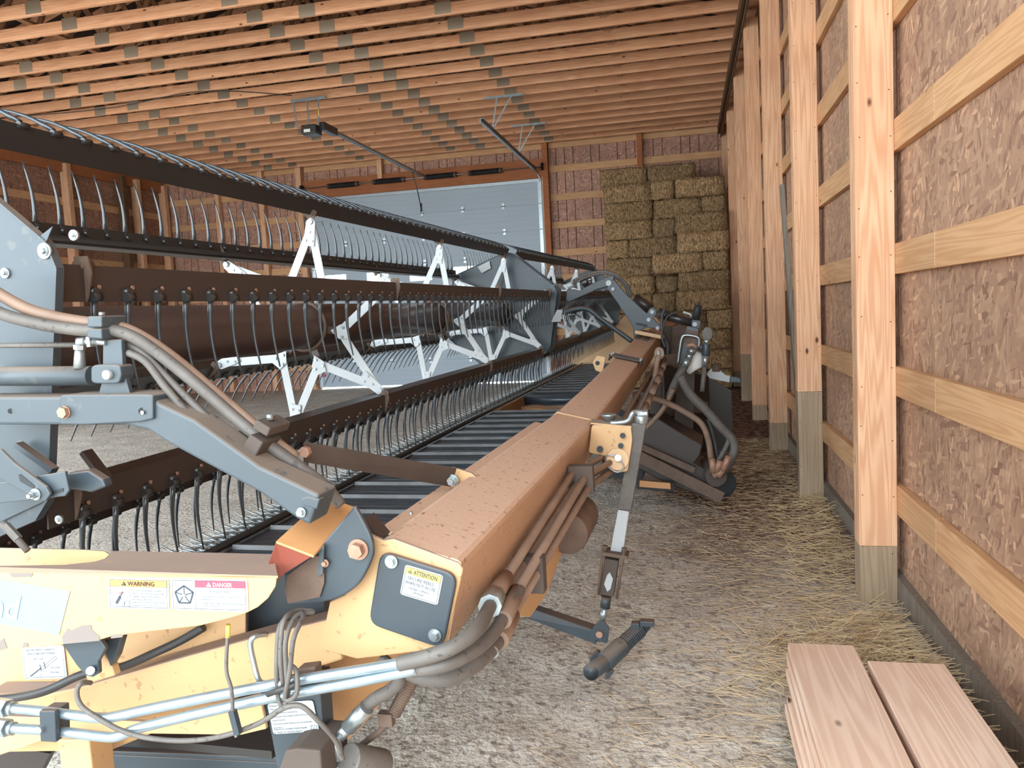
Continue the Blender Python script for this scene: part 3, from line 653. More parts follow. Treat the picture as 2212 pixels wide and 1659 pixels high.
# end shields: folded sheet, two plates each with bolts
def shield(root, b, lab=None, dirn=1, pxs=None, G=H, R=.585):
    hexa = [G(RC.x+R*math.cos(R_(t)), b, RC.y+R*math.sin(R_(t))) for t in (20, 80, 140, 200, 260, 320)]
    cut = []
    for i in range(6):
        p, q = hexa[i], hexa[(i+1) % 6]; cut += [p.lerp(q, .06), p.lerp(q, .94)]
    m_ = MB().prism(cut, HB*.004)
    for i in range(12): m_.bar(cut[i], cut[(i+1) % 12], .004, .022, HB, 0)
    sh = m_.build('end_shield', grey, root)
    half = [c for c in cut[-3:]+cut[:3]]
    c = G(RC.x, b-.004, RC.y)
    k = MB()
    # overlapping lower plate, its upper edge running down to the left
    u = G(RC.x+.57, b-.005, RC.y+.27); 
    k.prism([x-HB*.005 for x in cut[10:12]+cut[0:1]]+[G(RC.x+R*.93, b-.005, RC.y+.255), G(RC.x+.05, b-.005, RC.y+.0), G(RC.x+.04, b-.005, RC.y-.5)], HB*-.003)
    k.build('overlap_plate', grey, sh)
    return sh, cut
s1, cut1 = shield(reel1, 1.43)
for (x, y, r) in ((97, 542, .009), (160, 508, .006), (12, 590, .006), (128, 1122, .005)):
    p = Lb(x, y, 1.42); q = H(*p); MB().cyl(q+HB*.004, q-HB*.003, r*1.9, 18).bolt(q-HB*.003, -HB, r).build('bolt', galv, s1)
s2, cut2 = shield(reel1, 7.2); s3, cut3 = shield(reel2, 7.4, G=G2); s4, cut4 = shield(reel2, 12.93, G=G2)
for s_, b, G in ((s2, 7.19, H),):
    MB().prism([G(-1.36, b-.01, -.02), G(-1.31, b-.01, -.02), G(-1.33, b-.01, -.13), G(-1.42, b-.01, -.13), G(-1.40, b-.01, -.09)], HB*-.002).build('white_decal', labelw, s_)
    MB().prism([G(-2.1, b-.01, .42), G(-1.98, b-.01, .47), G(-1.97, b-.01, .40), G(-2.06, b-.01, .36)], HB*-.002).build('white_decal', labelw, s_)
# ---------------- header body
hd = empty('harvest_header', H(-1.2, 7, -1.5), label='long dusty yellow grain header with a square back beam running away from the camera', cat='farm header')
U = (HA*-.971+HZ*.238); D = (HA*-.238+HZ*-.971)      # across and down the tilted beam
BWD = .178
def beamseg(p, q, name, lab=None, w=BWD, h=.18, r=.014, extra=None):
    p, q = V(p), V(q); prof = [U*0+D*r, U*r*.3+D*r*.3, U*r, U*(w-r), U*(w-r*.3)+D*r*.3, U*w+D*r, U*w+D*h, D*h]
    b = MB().loft([p+x for x in prof], [q+x for x in prof]); 
    return b.build(name, beampaint, hd, label=lab)
P0, P1, P2 = H(-.481, 1.43, -.484), H(-.497, 3.374, -.5), H(-.469, 7.35, -.325)
bm1 = beamseg(P0, P1, 'main_beam'); bm2 = beamseg(P1+U*-.002+HB*.004, P2, 'main_beam', w=.172, h=.19)
MB().tube([P1+D*.1-U*.003, P1-U*.003+D*.01, P1+U*.01-D*.003, P1+U*(BWD-.01)-D*.003, P1+U*BWD+D*.01, P1+U*BWD+D*.1], .005, 6).build('weld_seam', yellow, hd, label='pale yellow weld across the beam')
# far end of the beam: dark inlays and yellow cap, continuing
beamseg(P2+HB*.02, H(-.47, 12.9, -.31), 'main_beam', w=.17)
for k in (.02, .09): 
    c = P1.lerp(P2, .885)+U*(k+.03)-D*.002
    MB().prism([c, c+U*.055, c+U*.055+(P2-P1).normalized()*.9, c+(P2-P1).normalized()*.9], -D*.003).build('dark_strip', brownblk, hd)
MB().box(P2+U*.06-D*.03-HB*.25, U*.13, HB*.03, D*.018).build('stop_bar', yellow, hd, .006, label='yellow stop bar')
# rear flange left of the beam
fl = MB(); 
for (pp, qq) in ((P0+HB*.2, P1),):
    a1, b1 = pp+U*BWD+D*.06, qq+U*BWD+D*.06
    fl.prism([a1, a1+U*.08, b1+U*.08, b1], D*.008)
a1, b1 = P1+U*BWD+D*.09, P2+U*BWD+D*.14
fl.prism([a1, a1+U*.06, b1+U*.06, b1], D*.008)
fl.build('rear_flange', beampaint, hd)
# clamp straps over the beam
c = P1.lerp(P2, .52)
for dy in (0, .1):
    cc = c+(P2-P1).normalized()*dy
    MB().tube([cc-U*.015+D*.02, cc-U*.02-D*.015, cc+U*.2-D*.015, cc+U*.2+D*.02], .009, 8).build('strap_rod', darkdust, hd)
MB().box(c+U*.09-D*.012+HB*.05, U*.12, HB*.035, D*.006).build('strap_plate', darkdust, hd)
for uu in (-.012, .19):
    for dy in (0, .1): MB().bolt(c+U*uu-D*.02+HB*dy, -D, .011).build('nut', galv, hd)
lugp = c+U*.2+D*.03-HB*.25
MB().prism([lugp+D*.06, lugp+U*.05+D*.05, lugp+U*.08+D*.0, lugp+U*.06-D*.05, lugp-D*.05], HB*.02).build('lug', yellow, hd, .003)
MB().cyl(lugp+U*.045-HB*.001, lugp+U*.045-HB*.003, .015, 12).build('lug_hole', inkb, hd)
# deck flange stud
q = Pz(888, 1113, -.49); MB().cyl(q-HZ*.02, q+HZ*.01, .004, 8).build('stud', galv, hd)
# draper decks: belt with slats, near side and far side, dark gap between them
ZD = -.965
def draper(b0, b1, nm):
    d = empty('draper_deck', H(-1.4, (b0+b1)/2, ZD), hd)
    MB().prism([H(-2.04, b0, ZD), H(-1.02, b0, ZD), H(-1.02, b0, ZD-.012), H(-2.04, b0, ZD-.012)], HB*(b1-b0)).build('belt', belt, d)
    MB().cyl(H(-2.04, b1, ZD-.05), H(-1.02, b1, ZD-.05), .05, 16).build('roller', belt, d)
    MB().cyl(H(-2.04, b0, ZD-.05), H(-1.02, b0, ZD-.05), .05, 16).build('roller', belt, d)
    MB().prism([H(-2.04, b0, ZD-.1), H(-1.02, b0, ZD-.1), H(-1.02, b0, ZD-.112), H(-2.04, b0, ZD-.112)], HB*(b1-b0)).build('belt_return', belt, d)
    sl = MB().prism([V((-.5, -.012, 0)), V((-.5, .012, 0)), V((-.5, .004, .018)), V((-.5, -.004, .018))], (1.0, 0, 0)).mesh('belt_slat', slatm)
    R3 = Matrix((HA, HB, HZ)).transposed()
    n = int((b1-b0)/.305)
    for i in range(n): inst('belt_slat', sl, H(-1.53, b1-.02-i*.305, ZD), d, R3)
    rb_ = MB()
    for i in range(n*4):
        b = b1-.06-i*.0763
        if b > b0: rb_.prism([H(-1.99, b, ZD+.0005), H(-1.99, b-.02, ZD+.0005), H(-1.99, b-.01, ZD+.004)], HA*.96)
    rb_.build('belt_ribs', belt, d, kind='stuff')
draper(1.75, 7.22, 'near'); draper(8.5, 12.85, 'far')
MB().prism([H(-2.05, 1.55, ZD-.03), H(-1.02, 1.55, ZD-.03), H(-1.02, 1.55, ZD-.05), H(-2.05, 1.55, ZD-.05)], HB*.22).build('deck_end_panel', black, hd)
# centre gap: orange frame rails and dark pan
MB().abox(0, 0, 0, 0, 0, 0)
MB().prism([H(-2.05, 7.25, -1.12), H(-1.02, 7.25, -1.12), H(-1.02, 8.48, -1.12), H(-2.05, 8.48, -1.12)], HZ*-.02).build('feed_pan', brownblk, hd)
MB().prism([H(-2.08, 7.25, -1.1), H(-2.02, 7.25, -1.1), H(-2.02, 7.25, -.97), H(-2.08, 7.25, -.97)], HB*1.25).build('frame_rail', orange, hd)
MB().bar(H(-1.9, 8.1, -1.05), H(-1.1, 7.5, -1.05), .18, .06, HZ).build('frame_rail', orange, hd)
MB().bar(H(-1.1, 8.2, -1.02), H(-.8, 7.3, -1.02), .06, .04, HZ).build('frame_rail', greyd, hd)
# cutter bar
MB().tube([H(-2.06, 1.6, -.945), H(-2.06, 12.88, -.945)], .017, 12).build('cutterbar_rail', black, hd)
MB().prism([H(-2.2, 1.6, -.99), H(-2.05, 1.6, -.97), H(-2.05, 1.6, -1.06), H(-2.16, 1.6, -1.06)], HB*11.28).build('cutterbar_channel', black, hd)
g = MB(); g.tube([V((.03, 0, 0)), V((0, 0, .004)), V((-.05, 0, .004)), V((-.105, 0, -.006))], [.014, .015, .010, .002], 6); g.tube([V((0, .02, .012)), V((-.05, .03, .016)), V((-.1, .05, .02))], [.005, .005, .002], 5); g.tube([V((0, -.025, .012)), V((-.06, -.03, .03)), V((-.12, -.02, .055))], [.006, .005, .002], 5)
gm = g.mesh('guard', galv); R3 = Matrix((HA, HB, HZ)).transposed()
for i in range(147): inst('knife_guard', gm, H(-2.16, 1.66+i*.0765, -.965), hd, R3)
# far end sheet (tan yellow plates at the far end)
MB().prism([H(-2.3, 12.95, -1.05), H(-.6, 12.95, -1.15), H(-.6, 12.95, -.55), H(-.95, 12.95, -.1), H(-1.2, 12.95, -.05), H(-1.5, 12.95, -.35), H(-2.2, 12.95, -.75)], HB*.05).build('far_end_sheet', yellow, hd)
# lug and nut for the flat strut
q = Lz(978, 1037, -.46); bq = q.y
pl = [(968, 1018), (975, 1009), (1018, 1022), (1030, 1032), (1012, 1060), (968, 1052)]
MB().prism(PB(pl, bq), HB*.012).build('strut_lug', yellow, hd, .002)
q = Pb(979, 1037, bq-.015); MB().cyl(q, q-HB*.006, .017, 18).hexa(q-HB*.006, q-HB*.018, .0135).cyl(q-HB*.018, q-HB*.026, .008, 10).build('strut_nut', galv, hd)
# ---------------- near end of the beam: end plate, cover, label
be = 1.425
ep = MB().prism(PB([(827, 1167), (850, 1164), (990, 1216), (1000, 1230), (962, 1396), (950, 1402), (771, 1424), (690, 1402), (712, 1300), (745, 1285), (760, 1240), (790, 1150)], be), HB*.01).build('end_plate', yellow, hd, .003)
def rounded(pts, n=4, f=.16):
    out = []; k = len(pts); pts = [V(p) for p in pts]
    for i in range(k):
        p, c, q = pts[i-1], pts[i], pts[(i+1) % k]; a = c.lerp(p, f); b = c.lerp(q, f)
        for j in range(n+1): t = j/n; out.append(a*(1-t)**2+c*2*t*(1-t)+b*t*t)
    return out
cv = rounded(PB([(826, 1186), (992, 1238), (960, 1398), (800, 1343)], be-.003), 5, .17)
cp = MB().prism(cv, HB*-.012).build('cover_plate', greyd, ep, .004, label='black rubber cover with rounded corners')
for x, y in ((846, 1213), (940, 1372)):
    q = Pb(x, y, be-.016); MB().cyl(q, q-HB*.003, .0135, 20).hexa(q-HB*.003, q-HB*.011, .0085).build('cover_bolt', galv, ep)
def sticker(tl, tr_, bl, bb, n, draw, parent, name='warning_label', label=None, mats=None):
    """u,v in 0..1 across/down the sticker; corners rounded white sheet with printed layers"""
    TL, TR, BL = Pb(*tl, bb), Pb(*tr_, bb), Pb(*bl, bb); X = TR-TL; Y = BL-TL
    def P(u, v, k=1): return TL+X*u+Y*v-HB*.0004*k
    m_ = MB(); w, h = X.length, Y.length; ry = .06*w/h*1.0; rx = .06
    m_.prism(rounded([P(0, 0, 0), P(1, 0, 0), P(1, 1, 0), P(0, 1, 0)], 4, .09), HB*-.0006, 0)
    def rect(u0, v0, u1, v1, mi, k=3): m_.add([P(u0, v0, k), P(u1, v0, k), P(u1, v1, k), P(u0, v1, k)], [[0, 1, 2, 3]], mi)
    def line(u0, v0, u1, v1, t, mi=1, k=4):
        p, q = P(u0, v0, k), P(u1, v1, k); d = (q-p).normalized(); s_ = d.cross(HB).normalized()*t*h/2; m_.add([p-s_, p+s_, q+s_, q-s_], [[0, 1, 2, 3]], mi)
    def frame(u0, v0, u1, v1, t=.012): line(u0, v0, u1, v0, t); line(u1, v0, u1, v1, t); line(u1, v1, u0, v1, t); line(u0, v1, u0, v0, t)
    def txt(s_, u, v, size, mi=1, bold=False, k=5, w_=None): m_.text(s_, P(u, v, k), X.normalized(), -Y.normalized(), size*h, mi, bold, w_*w if w_ else None)
    def poly(pts, mi, k=4): m_.add([P(u, v, k) for u, v in pts], [list(range(len(pts)))], mi)
    draw(rect, line, frame, txt, poly)
    return m_.build(name, mats, parent, label=label)
def att(rect, line, frame, txt, poly):
    rect(.04, .05, .96, .27, 2); frame(.04, .05, .96, .95, .012); line(.04, .27, .96, .27, .008)
    poly([(.1, .235), (.155, .085), (.21, .235)], 1); txt('!', .142, .225, .14, 2, True, 6)
    txt('ATTENTION', .25, .235, .2, 1, True, 5, .62)
    txt('SECURE REELS', .13, .43, .15, 1, False, 5, .68); txt('WHEN NOT IN USE', .07, .59, .15, 1, False, 5, .8)
    txt('Damage to Motors', .2, .73, .11, 1, False, 5, .54); txt('will Result.', .32, .85, .11, 1, False, 5, .3)
sticker((876, 1219), (958, 1243), (864, 1283), be-.0155, 1, att, ep, label='white sticker with a yellow ATTENTION band', mats=[labelw, ink, lyel])
# ---------------- near end sheet with its labels
es = empty('end_sheet', Pb(300, 1300, 1.3), hd)
bf = 1.27
front = [(-60, 1236), (0, 1236), (210, 1238), (420, 1241), (560, 1243), (598, 1244), (594, 1268), (578, 1293), (556, 1312), (530, 1325), (500, 1334), (470, 1342), (430, 1352), (268, 1370), (262, 1376), (246, 1373), (210, 1384), (140, 1391), (100, 1396), (0, 1405), (-60, 1410)]
MB().prism(PB(front, bf), HB*.004).build('outer_panel', yellow, es, .0015)
zt = Lb(300, 1240, bf).z; TP = PB([(-60, 1236), (600, 1244)], bf)
back = [Pz(590, 1197, zt), Pz(470, 1194, zt), Pz(240, 1190, zt)]
MB().prism([TP[1], back[0], back[1], back[2], Pz(235, 1204, zt), Pz(205, 1213, zt), Pz(140, 1220, zt), Pz(-60, 1223, zt), TP[0]], HZ*-.004).build('top_flange', yellow, es, label='dust-covered brown top of the end sheet')
br = Lz(240, 1190, zt).y
MB().prism([Pb(-60, 1183, br), Pb(0, 1184, br), Pb(180, 1188, br), Pb(225, 1191, br), Pb(236, 1198, br), Pb(225, 1208, br), Pb(190, 1219, br), Pb(120, 1226, br), Pb(-60, 1230, br)], HB*.004).build('inner_lip', yellow, es)
MB().prism(PB([(-60, 1240), (530, 1240), (530, 1500), (240, 1620), (-60, 1625)], 1.5), HB*.004).build('inner_panel', yellow, es)
MB().prism(PB([(0, 1252), (152, 1277), (128, 1371), (-40, 1340), (-40, 1246)], bf-.0008), HB*-.0008).build('blue_decal', lblue, es, label='pale blue decal with white letters "nd"')
X = (Pb(50, 1337, bf)-Pb(0, 1332, bf)).normalized(); Yv = (Pb(57, 1284, bf)-Pb(47, 1336, bf)).normalized()
sz = (Pb(57, 1284, bf)-Pb(47, 1336, bf)).length
MB().text('nd', Pb(-26, 1331, bf-.003), X, Yv, sz*1.36, 0, True).build('decal_letters', labelw, es)
def warn(rect, line, frame, txt, poly):
    rect(.03, .06, .97, .28, 2); frame(.03, .06, .97, .94); line(.03, .28, .97, .28, .01); line(.36, .28, .36, .94, .01)
    poly([(.22, .25), (.265, .1), (.31, .25)], 3); txt('!', .255, .235, .13, 2, True, 6)
    txt('WARNING', .33, .245, .2, 3, True, 5, .44)
    for i, (s_, ww) in enumerate(zip(('In case of hydraulic system', 'failure, reel may drop quickly.', 'Engage safety latch before', 'working under reel.', 'Failure to comply could result', 'in death or serious injury.'), (.5, .54, .49, .35, .55, .46))): txt(s_, .39, .42+i*.095, .085, 1, False, 5, ww)
    line(.13, .84, .2, .6, .09, 1); line(.19, .62, .25, .45, .03, 1); line(.25, .45, .18, .52, .03, 4); frame(.24, .75, .35, .92, .01); line(.295, .78, .295, .9, .008); line(.265, .78, .265, .88, .03, 1)
sticker((234, 1247), (365, 1250), (236, 1313), bf-.001, 1, warn, es, label='white label with an orange WARNING band', mats=[labelw, ink, lorange, inkb, lred])
def dang(rect, line, frame, txt, poly):
    rect(.33, .05, .97, .26, 2); frame(.03, .05, .97, .94); line(.33, .05, .33, .94, .01); line(.33, .26, .97, .26, .008)
    poly([(.47, .235), (.505, .09), (.54, .235)], 0); txt('!', .497, .22, .12, 2, True, 6)
    txt('DANGER', .56, .23, .18, 0, True, 5, .25)
    txt('Rotating part hazard', .51, .40, .085, 1, False, 5, .27); line(.52, .43, .78, .43, .006)
    txt('To prevent serious injury or death from', .39, .57, .078, 1, False, 5, .5); txt('rotating parts:', .39, .655, .078, 1, False, 5, .18)
    txt('1.  Keep hands, feet, hair and clothing away', .39, .78, .078, 1, False, 5, .56); txt('from moving part.', .43, .86, .078, 1, False, 5, .23)
    cx, cy2, r = .18, .52, .125; asp = 166/68.
    P5 = [(cx+r*math.sin(R_(72*i)), cy2-r*asp*.98*math.cos(R_(72*i))) for i in range(5)]
    for i in range(5):
        line(*P5[i], *P5[(i+1) % 5], .05); line(cx, cy2, *P5[i], .03)
    poly([(cx+.022*math.sin(R_(30*i)), cy2-.022*asp*math.cos(R_(30*i))) for i in range(12)], 0, 7)
    line(.12, .13, .24, .13, .008)
sticker((368, 1249), (535, 1252), (371, 1317), bf-.001, 1, dang, es, label='white label with a red DANGER band and a five-armed reel symbol', mats=[labelw, ink, lred])
for pts in (((137, 1391), (134, 1376), (146, 1358), (152, 1362), (178, 1351), (197, 1350), (198, 1360), (216, 1376), (215, 1384)), ((240, 1379), (240, 1371), (262, 1370), (266, 1376)), ((0, 1405), (0, 1385), (8, 1379), (16, 1400)), ((48, 1399), (52, 1388), (60, 1389), (62, 1397)), ((20, 1238), (28, 1247), (68, 1246), (72, 1238))):
    MB().prism(PB(pts, bf-.0006), HB*-.0006).build('peeled_patch', peel, es)
def safe(rect, line, frame, txt, poly):
    frame(.04, -.05, .96, .94, .008); txt('TOWING IMPLEMENT', .1, .02, .085, 1); txt('2. SECURE SAFETY CHAIN TO', .06, .14, .085, 1); txt('VEHICLE BEFORE TOWING.', .12, .25, .085, 1)
    txt('SAFETY CHAIN', .24, .4, .06, 1); txt('HITCH PINS', .66, .68, .06, 1); txt('LOCK PINS', .64, .82, .06, 1)
    line(.15, .9, .42, .66, .03); line(.4, .68, .78, .32, .008); line(.44, .73, .82, .38, .008); line(.78, .32, .82, .38, .008); line(.4, .55, .42, .75, .02); line(.5, .48, .52, .68, .02); line(.15, .42, .14, .88, .006); line(.56, .56, .68, .66, .006); line(.55, .64, .66, .8, .006)
    frame(.38, .86, .44, .91, .006)
sticker((46, 1397), (138, 1393), (54, 1468), 1.497, 1, safe, es, label='white safety chain label with a line drawing', mats=[labelw, ink])
# yellow square tube from the end plate down to the left, and its foot
MB().prism(PB([(716, 1336), (740, 1426), (602, 1468), (400, 1512), (241, 1542), (165, 1546), (60, 1532), (-40, 1530), (-40, 1500), (30, 1500), (95, 1500), (181, 1481), (400, 1418), (560, 1374)], 1.43), HB*.07).build('support_tube', yellow, hd, .006)
MB().prism(PB([(-40, 1545), (160, 1552), (330, 1560), (560, 1500), (575, 1575), (520, 1588), (240, 1584), (120, 1590), (-40, 1645)], 1.425), HB*.01).build('support_plate', yellow, hd, .002)
MB().prism([Pb(124, 1596, 1.37), Pb(192, 1596, 1.37), Pb(243, 1596, 1.45), Pb(180, 1596, 1.46)], HZ*-.62).build('support_leg', yellow, hd, .004)
MB().tube(cr([Pb(575, 1370, 1.36), Pb(552, 1374, 1.325), Pb(541, 1390, 1.32), Pb(548, 1430, 1.32), Pb(560, 1470, 1.32), Pb(580, 1477, 1.35)], 5), .0055, 8).build('u_bolt', galv, hd)
# hitch clevis below the end sheet
cl = empty('hitch_clevis', Pb(175, 1420, 1.3), hd)
MB().prism(PB([(134, 1391), (215, 1380), (228, 1400), (212, 1430), (214, 1455), (200, 1463), (185, 1460), (165, 1437), (150, 1415)], 1.29), HB*.01).build('clevis_plate', greyd, cl, .002)
MB().prism(PB([(205, 1385), (262, 1378), (250, 1420), (238, 1440), (228, 1412)], 1.33), HB*.02).build('clevis_back', greyd, cl, .002)
MB().prism(PB([(205, 1415), (225, 1412), (242, 1440), (248, 1460), (190, 1478), (185, 1460)], 1.345), HB*.02).build('clevis_lug', yellow, cl, .003)
MB().cyl(Pb(195, 1449, 1.3), Pb(195, 1449, 1.272), .0085, 18).build('clevis_pin', galv, cl)
# lower blue-grey frame members behind the post
MB().prism([Pb(238, 1588, 1.62), Pb(700, 1604, 1.62), Pb(700, 1640, 1.62), Pb(238, 1622, 1.62)], HB*.03).prism([Pb(238, 1622, 1.6), Pb(700, 1640, 1.6), Pb(700, 1652, 1.6), Pb(238, 1630, 1.6)], HB*.1).prism([Pb(238, 1630, 1.64), Pb(700, 1652, 1.64), Pb(700, 1720, 1.64), Pb(238, 1660, 1.64)], HB*.02).build('lower_channel', greyd, hd, .003)
po = MB().prism(PB([(562, 1480), (690, 1460), (700, 1600), (700, 1720), (610, 1720), (588, 1600)], 1.44), HB*.05).build('upright_post', greyd, hd, .003)
MB().prism(PB([(540, 1240), (600, 1230), (700, 1290), (700, 1340), (640, 1360), (560, 1400), (535, 1395)], 1.56), HB*.03).build('back_plate', greyd, hd)
def lab4(rect, line, frame, txt, poly):
    for i, s_ in enumerate(('* Properly', '* The unit must be equipped with brake', '  and connections to operate by', '* Towing unit must weigh at least .67 x unit', '  towed machine.', '* Use caution when making turns to avoid loss', '  of control.')): txt(s_, .02, .1+i*.118, .075, 1)
    txt('Failure to comply could result', .04, .87, .095, 1); txt('in death or serious injury.', .04, .97, .095, 1); frame(.85, .8, .97, .98, .01); line(.91, .84, .91, .94, .01)
sticker((577, 1520), (676, 1512), (591, 1586), 1.437, 1, lab4, po, label='white towing caution label', mats=[labelw, ink])
MB().prism(PB([(590, 1700), (616, 1622), (640, 1617), (692, 1622), (697, 1700)], 1.36), HB*.12).build('socket_tube', darkdust, hd, .004)
# dark shapes under the end plate: cylinder, knobs, spring
MB().prism(PB([(700, 1420), (890, 1400), (860, 1470), (790, 1560), (740, 1610), (715, 1560), (705, 1480)], 1.6), HB*.02).build('inner_gusset', orange, hd)
MB().tube(cr([Pb(820, 1420, 1.45), Pb(862, 1462, 1.45), Pb(845, 1490, 1.45), Pb(810, 1510, 1.45), Pb(770, 1545, 1.45)], 6), .014, 12).build('bent_hose', rubber, hd)
MB().tube([Pb(792, 1528, 1.44), Pb(752, 1572, 1.44)], .017, 14, 0).tube([Pb(752, 1572, 1.44), Pb(735, 1590, 1.44)], .013, 6).tube([Pb(722, 1590, 1.43), Pb(735, 1640, 1.43)], .011, 10).build('hose_fitting', galv, hd)
sp_ = MB(); p, q = Pb(890, 1468, 1.5), Pb(852, 1540, 1.5)
for i in range(16): sp_.ring(p.lerp(q, i/15), q-p, .012, .0035, 12)
sp_.build('corrugated_sleeve', rust, hd)
MB().tube([Pb(850, 1545, 1.5), Pb(820, 1580, 1.5), Pb(780, 1610, 1.5)], .007, 8).box(Pb(835, 1552, 1.49), HA*.016, HB*.01, HZ*.014).build('tie_rod', rust, hd)
MB().cyl(Pb(752, 1640, 1.42), Pb(826, 1652, 1.5), .033, 22).build('roller_knob', rubber, hd, .004)
# ---------------- orange angle bracket and pressed pivot plate that carry the reel arm
bk = empty('pivot_bracket', Pb(700, 1200, 1.4), hd)
A_, B_ = (Pb(703, 1072, 1.52), Pb(766, 1095, 1.52)); D_, C_ = Pb(596, 1169, 1.34), Pb(677, 1200, 1.34)
MB().prism([A_, B_, C_, D_], HZ*-.005).build('top_cap', orange, bk, .001)
MB().prism([D_, C_, Pb(613, 1240, 1.36), Pb(551, 1302, 1.34), ], HB*.004).build('side_flap', redfaded, bk, .001)
pp = cr(PB([(766, 1092), (797, 1150), (806, 1185), (800, 1215), (776, 1260), (745, 1285), (716, 1297), (670, 1304), (622, 1307)], 1.385), 4)
pp = pp+PB([(616, 1280), (612, 1238), (640, 1215), (678, 1196)], 1.385)
MB().prism(pp, HB*.012).build('pivot_plate', greyd, bk, .004)
MB().prism(PB([(620, 1244), (676, 1202), (700, 1200), (700, 1260), (690, 1290), (622, 1304), (616, 1280)], 1.378), HB*.004).build('rusty_pocket', rust, bk)
MB().prism(PB([(690, 1182), (700, 1178), (697, 1240), (686, 1246)], 1.372), HB*.004).build('slot_plate', grey, bk)
q = Pb(775, 1186, 1.385); MB().cyl(q, q-HB*.004, .021, 20).hexa(q-HB*.004, q-HB*.02, .0155).build('pivot_bolt', rustl, bk)
q = Pb(703, 1216, 1.378); MB().cyl(q, q-HB*.003, .008, 14).hexa(q-HB*.003, q-HB*.009, .005).build('small_bolt', rustl, bk)
MB().bar(Pb(790, 1120, 1.47), Pb(826, 1163, 1.47), .05, .02, HZ).build('bracket_rib', brownblk, bk)
# yellow leg plates hanging under the beam
MB().prism([Pa(1240, 1040, -.53), Pa(1246, 1068, -.53), Pa(1226, 1165, -.53), Pa(1180, 1285, -.53), Pa(1146, 1333, -.53), Pa(1122, 1331, -.53), Pa(1110, 1250, -.53), Pa(1150, 1130, -.53)], HA*-.012).build('hanger_plate', yellow, hd, .002, label='yellow-orange hanger plate')
MB().prism([Pa(1080, 1232, -.6), Pa(1084, 1290, -.6), Pa(1062, 1312, -.6), Pa(1015, 1316, -.6), Pa(1020, 1270, -.6), Pa(1050, 1235, -.6)], HA*-.01).build('hanger_plate', yellow, hd, .002)
# adjustment bracket beside the jack
jb = empty('jack_bracket', Pb(1320, 970, 3.25), hd)
pl = rounded(PB([(1278, 917), (1363, 922), (1366, 950), (1356, 1018), (1330, 1022), (1312, 1005), (1308, 985), (1272, 978)], 3.25), 3, .12)
MB().prism(pl, HB*.012).build('bracket_plate', yellow, jb, .002)
MB().prism([Pb(1276, 916, 3.25), Pb(1278, 908, 3.33), Pb(1364, 914, 3.33), Pb(1364, 924, 3.25)], HZ*.006).build('bracket_flange', yellow, jb)
MB().cyl(Pb(1334, 992, 3.249), Pb(1334, 992, 3.236), .047, 26).build('pivot_disc', yellow, jb, .002)
for x, y, r in ((1345, 941, .0115), (1341, 963, .0115), (1296, 970, .0135), (1333, 1008, .011)):
    MB().cyl(Pb(x, y, 3.2345), Pb(x, y, 3.23), r, 16).build('hole', inkb, jb)
MB().cyl(Pb(1335, 989, 3.236), Pb(1335, 989, 3.215), .014, 14).build('lock_pin', galv, jb)
MB().tube(cr([Pb(1330, 985, 3.225), Pb(1310, 984, 3.225), Pb(1308, 998, 3.225), Pb(1318, 1012, 3.225), Pb(1335, 1020, 3.225), Pb(1348, 1008, 3.225), Pb(1338, 992, 3.225)], 4), .003, 6).build('pin_clip', galv, jb)
q = Pb(1314, 898, 3.3); MB().tube([q-HZ*.03, q-HZ*.01, q, q+HZ*.008], [.012, .02, .034, .034], 16).build('wing_knob', galv, jb)
# steel lines along the back of the beam with clamp blocks
for (x0, y0, q0), (x1, y1), a0, z0 in (((1092, 1250, 1.78), (1237, 1022), -.445, -.60), ((1116, 1280, 1.78), (1264, 1030), -.41, -.62), ((1106, 1328, 1.75), (1272, 1052), -.425, -.67), ((1084, 1290, 1.78), (1246, 1044), -.46, -.66)):
    MB().tube([Pb(x0, y0, q0), Pb(x1, y1, 2.75), H(a0, 3.4, z0-.05), H(a0, 4.3, z0+.02), H(a0+.03, 7.0, z0+.14)], .0125, 10).build('hydraulic_line', rubberbr, hd)
for q in (Pb(1142, 1238, 2.0), Pb(1256, 1034, 2.75), H(-.43, 3.9, -.64), H(-.43, 4.9, -.6), H(-.43, 5.9, -.56)):
    MB().box(q, HA*.045, HB*.022, HZ*.05).build('clamp_block', darkdust, hd, .004)
MB().prism(PB([(-40, 1612), (0, 1618), (60, 1620), (108, 1628), (70, 1700), (-40, 1720)], 1.6), HB*.02).build('lower_plate', brownblk, hd)
MB().cyl(H(-.5, 2.62, -.78), H(-.5, 2.9, -.78), .075, 20).build('filter_can', rust, hd, .01)
MB().bar(H(-.37, 3.95, -.56), H(-.37, 5.3, -.5), .012, .012).build('line_bar', galv, hd)
for bb in (4.2, 4.5, 5.0, 5.4, 5.8, 6.2):
    MB().tube([H(-.36, bb, -.62+(bb-3.4)*.038), H(-.36, bb+.22, -.6+(bb-3.4)*.038)], [.02, .024], 8).build('line_fitting', rubberbr, hd)
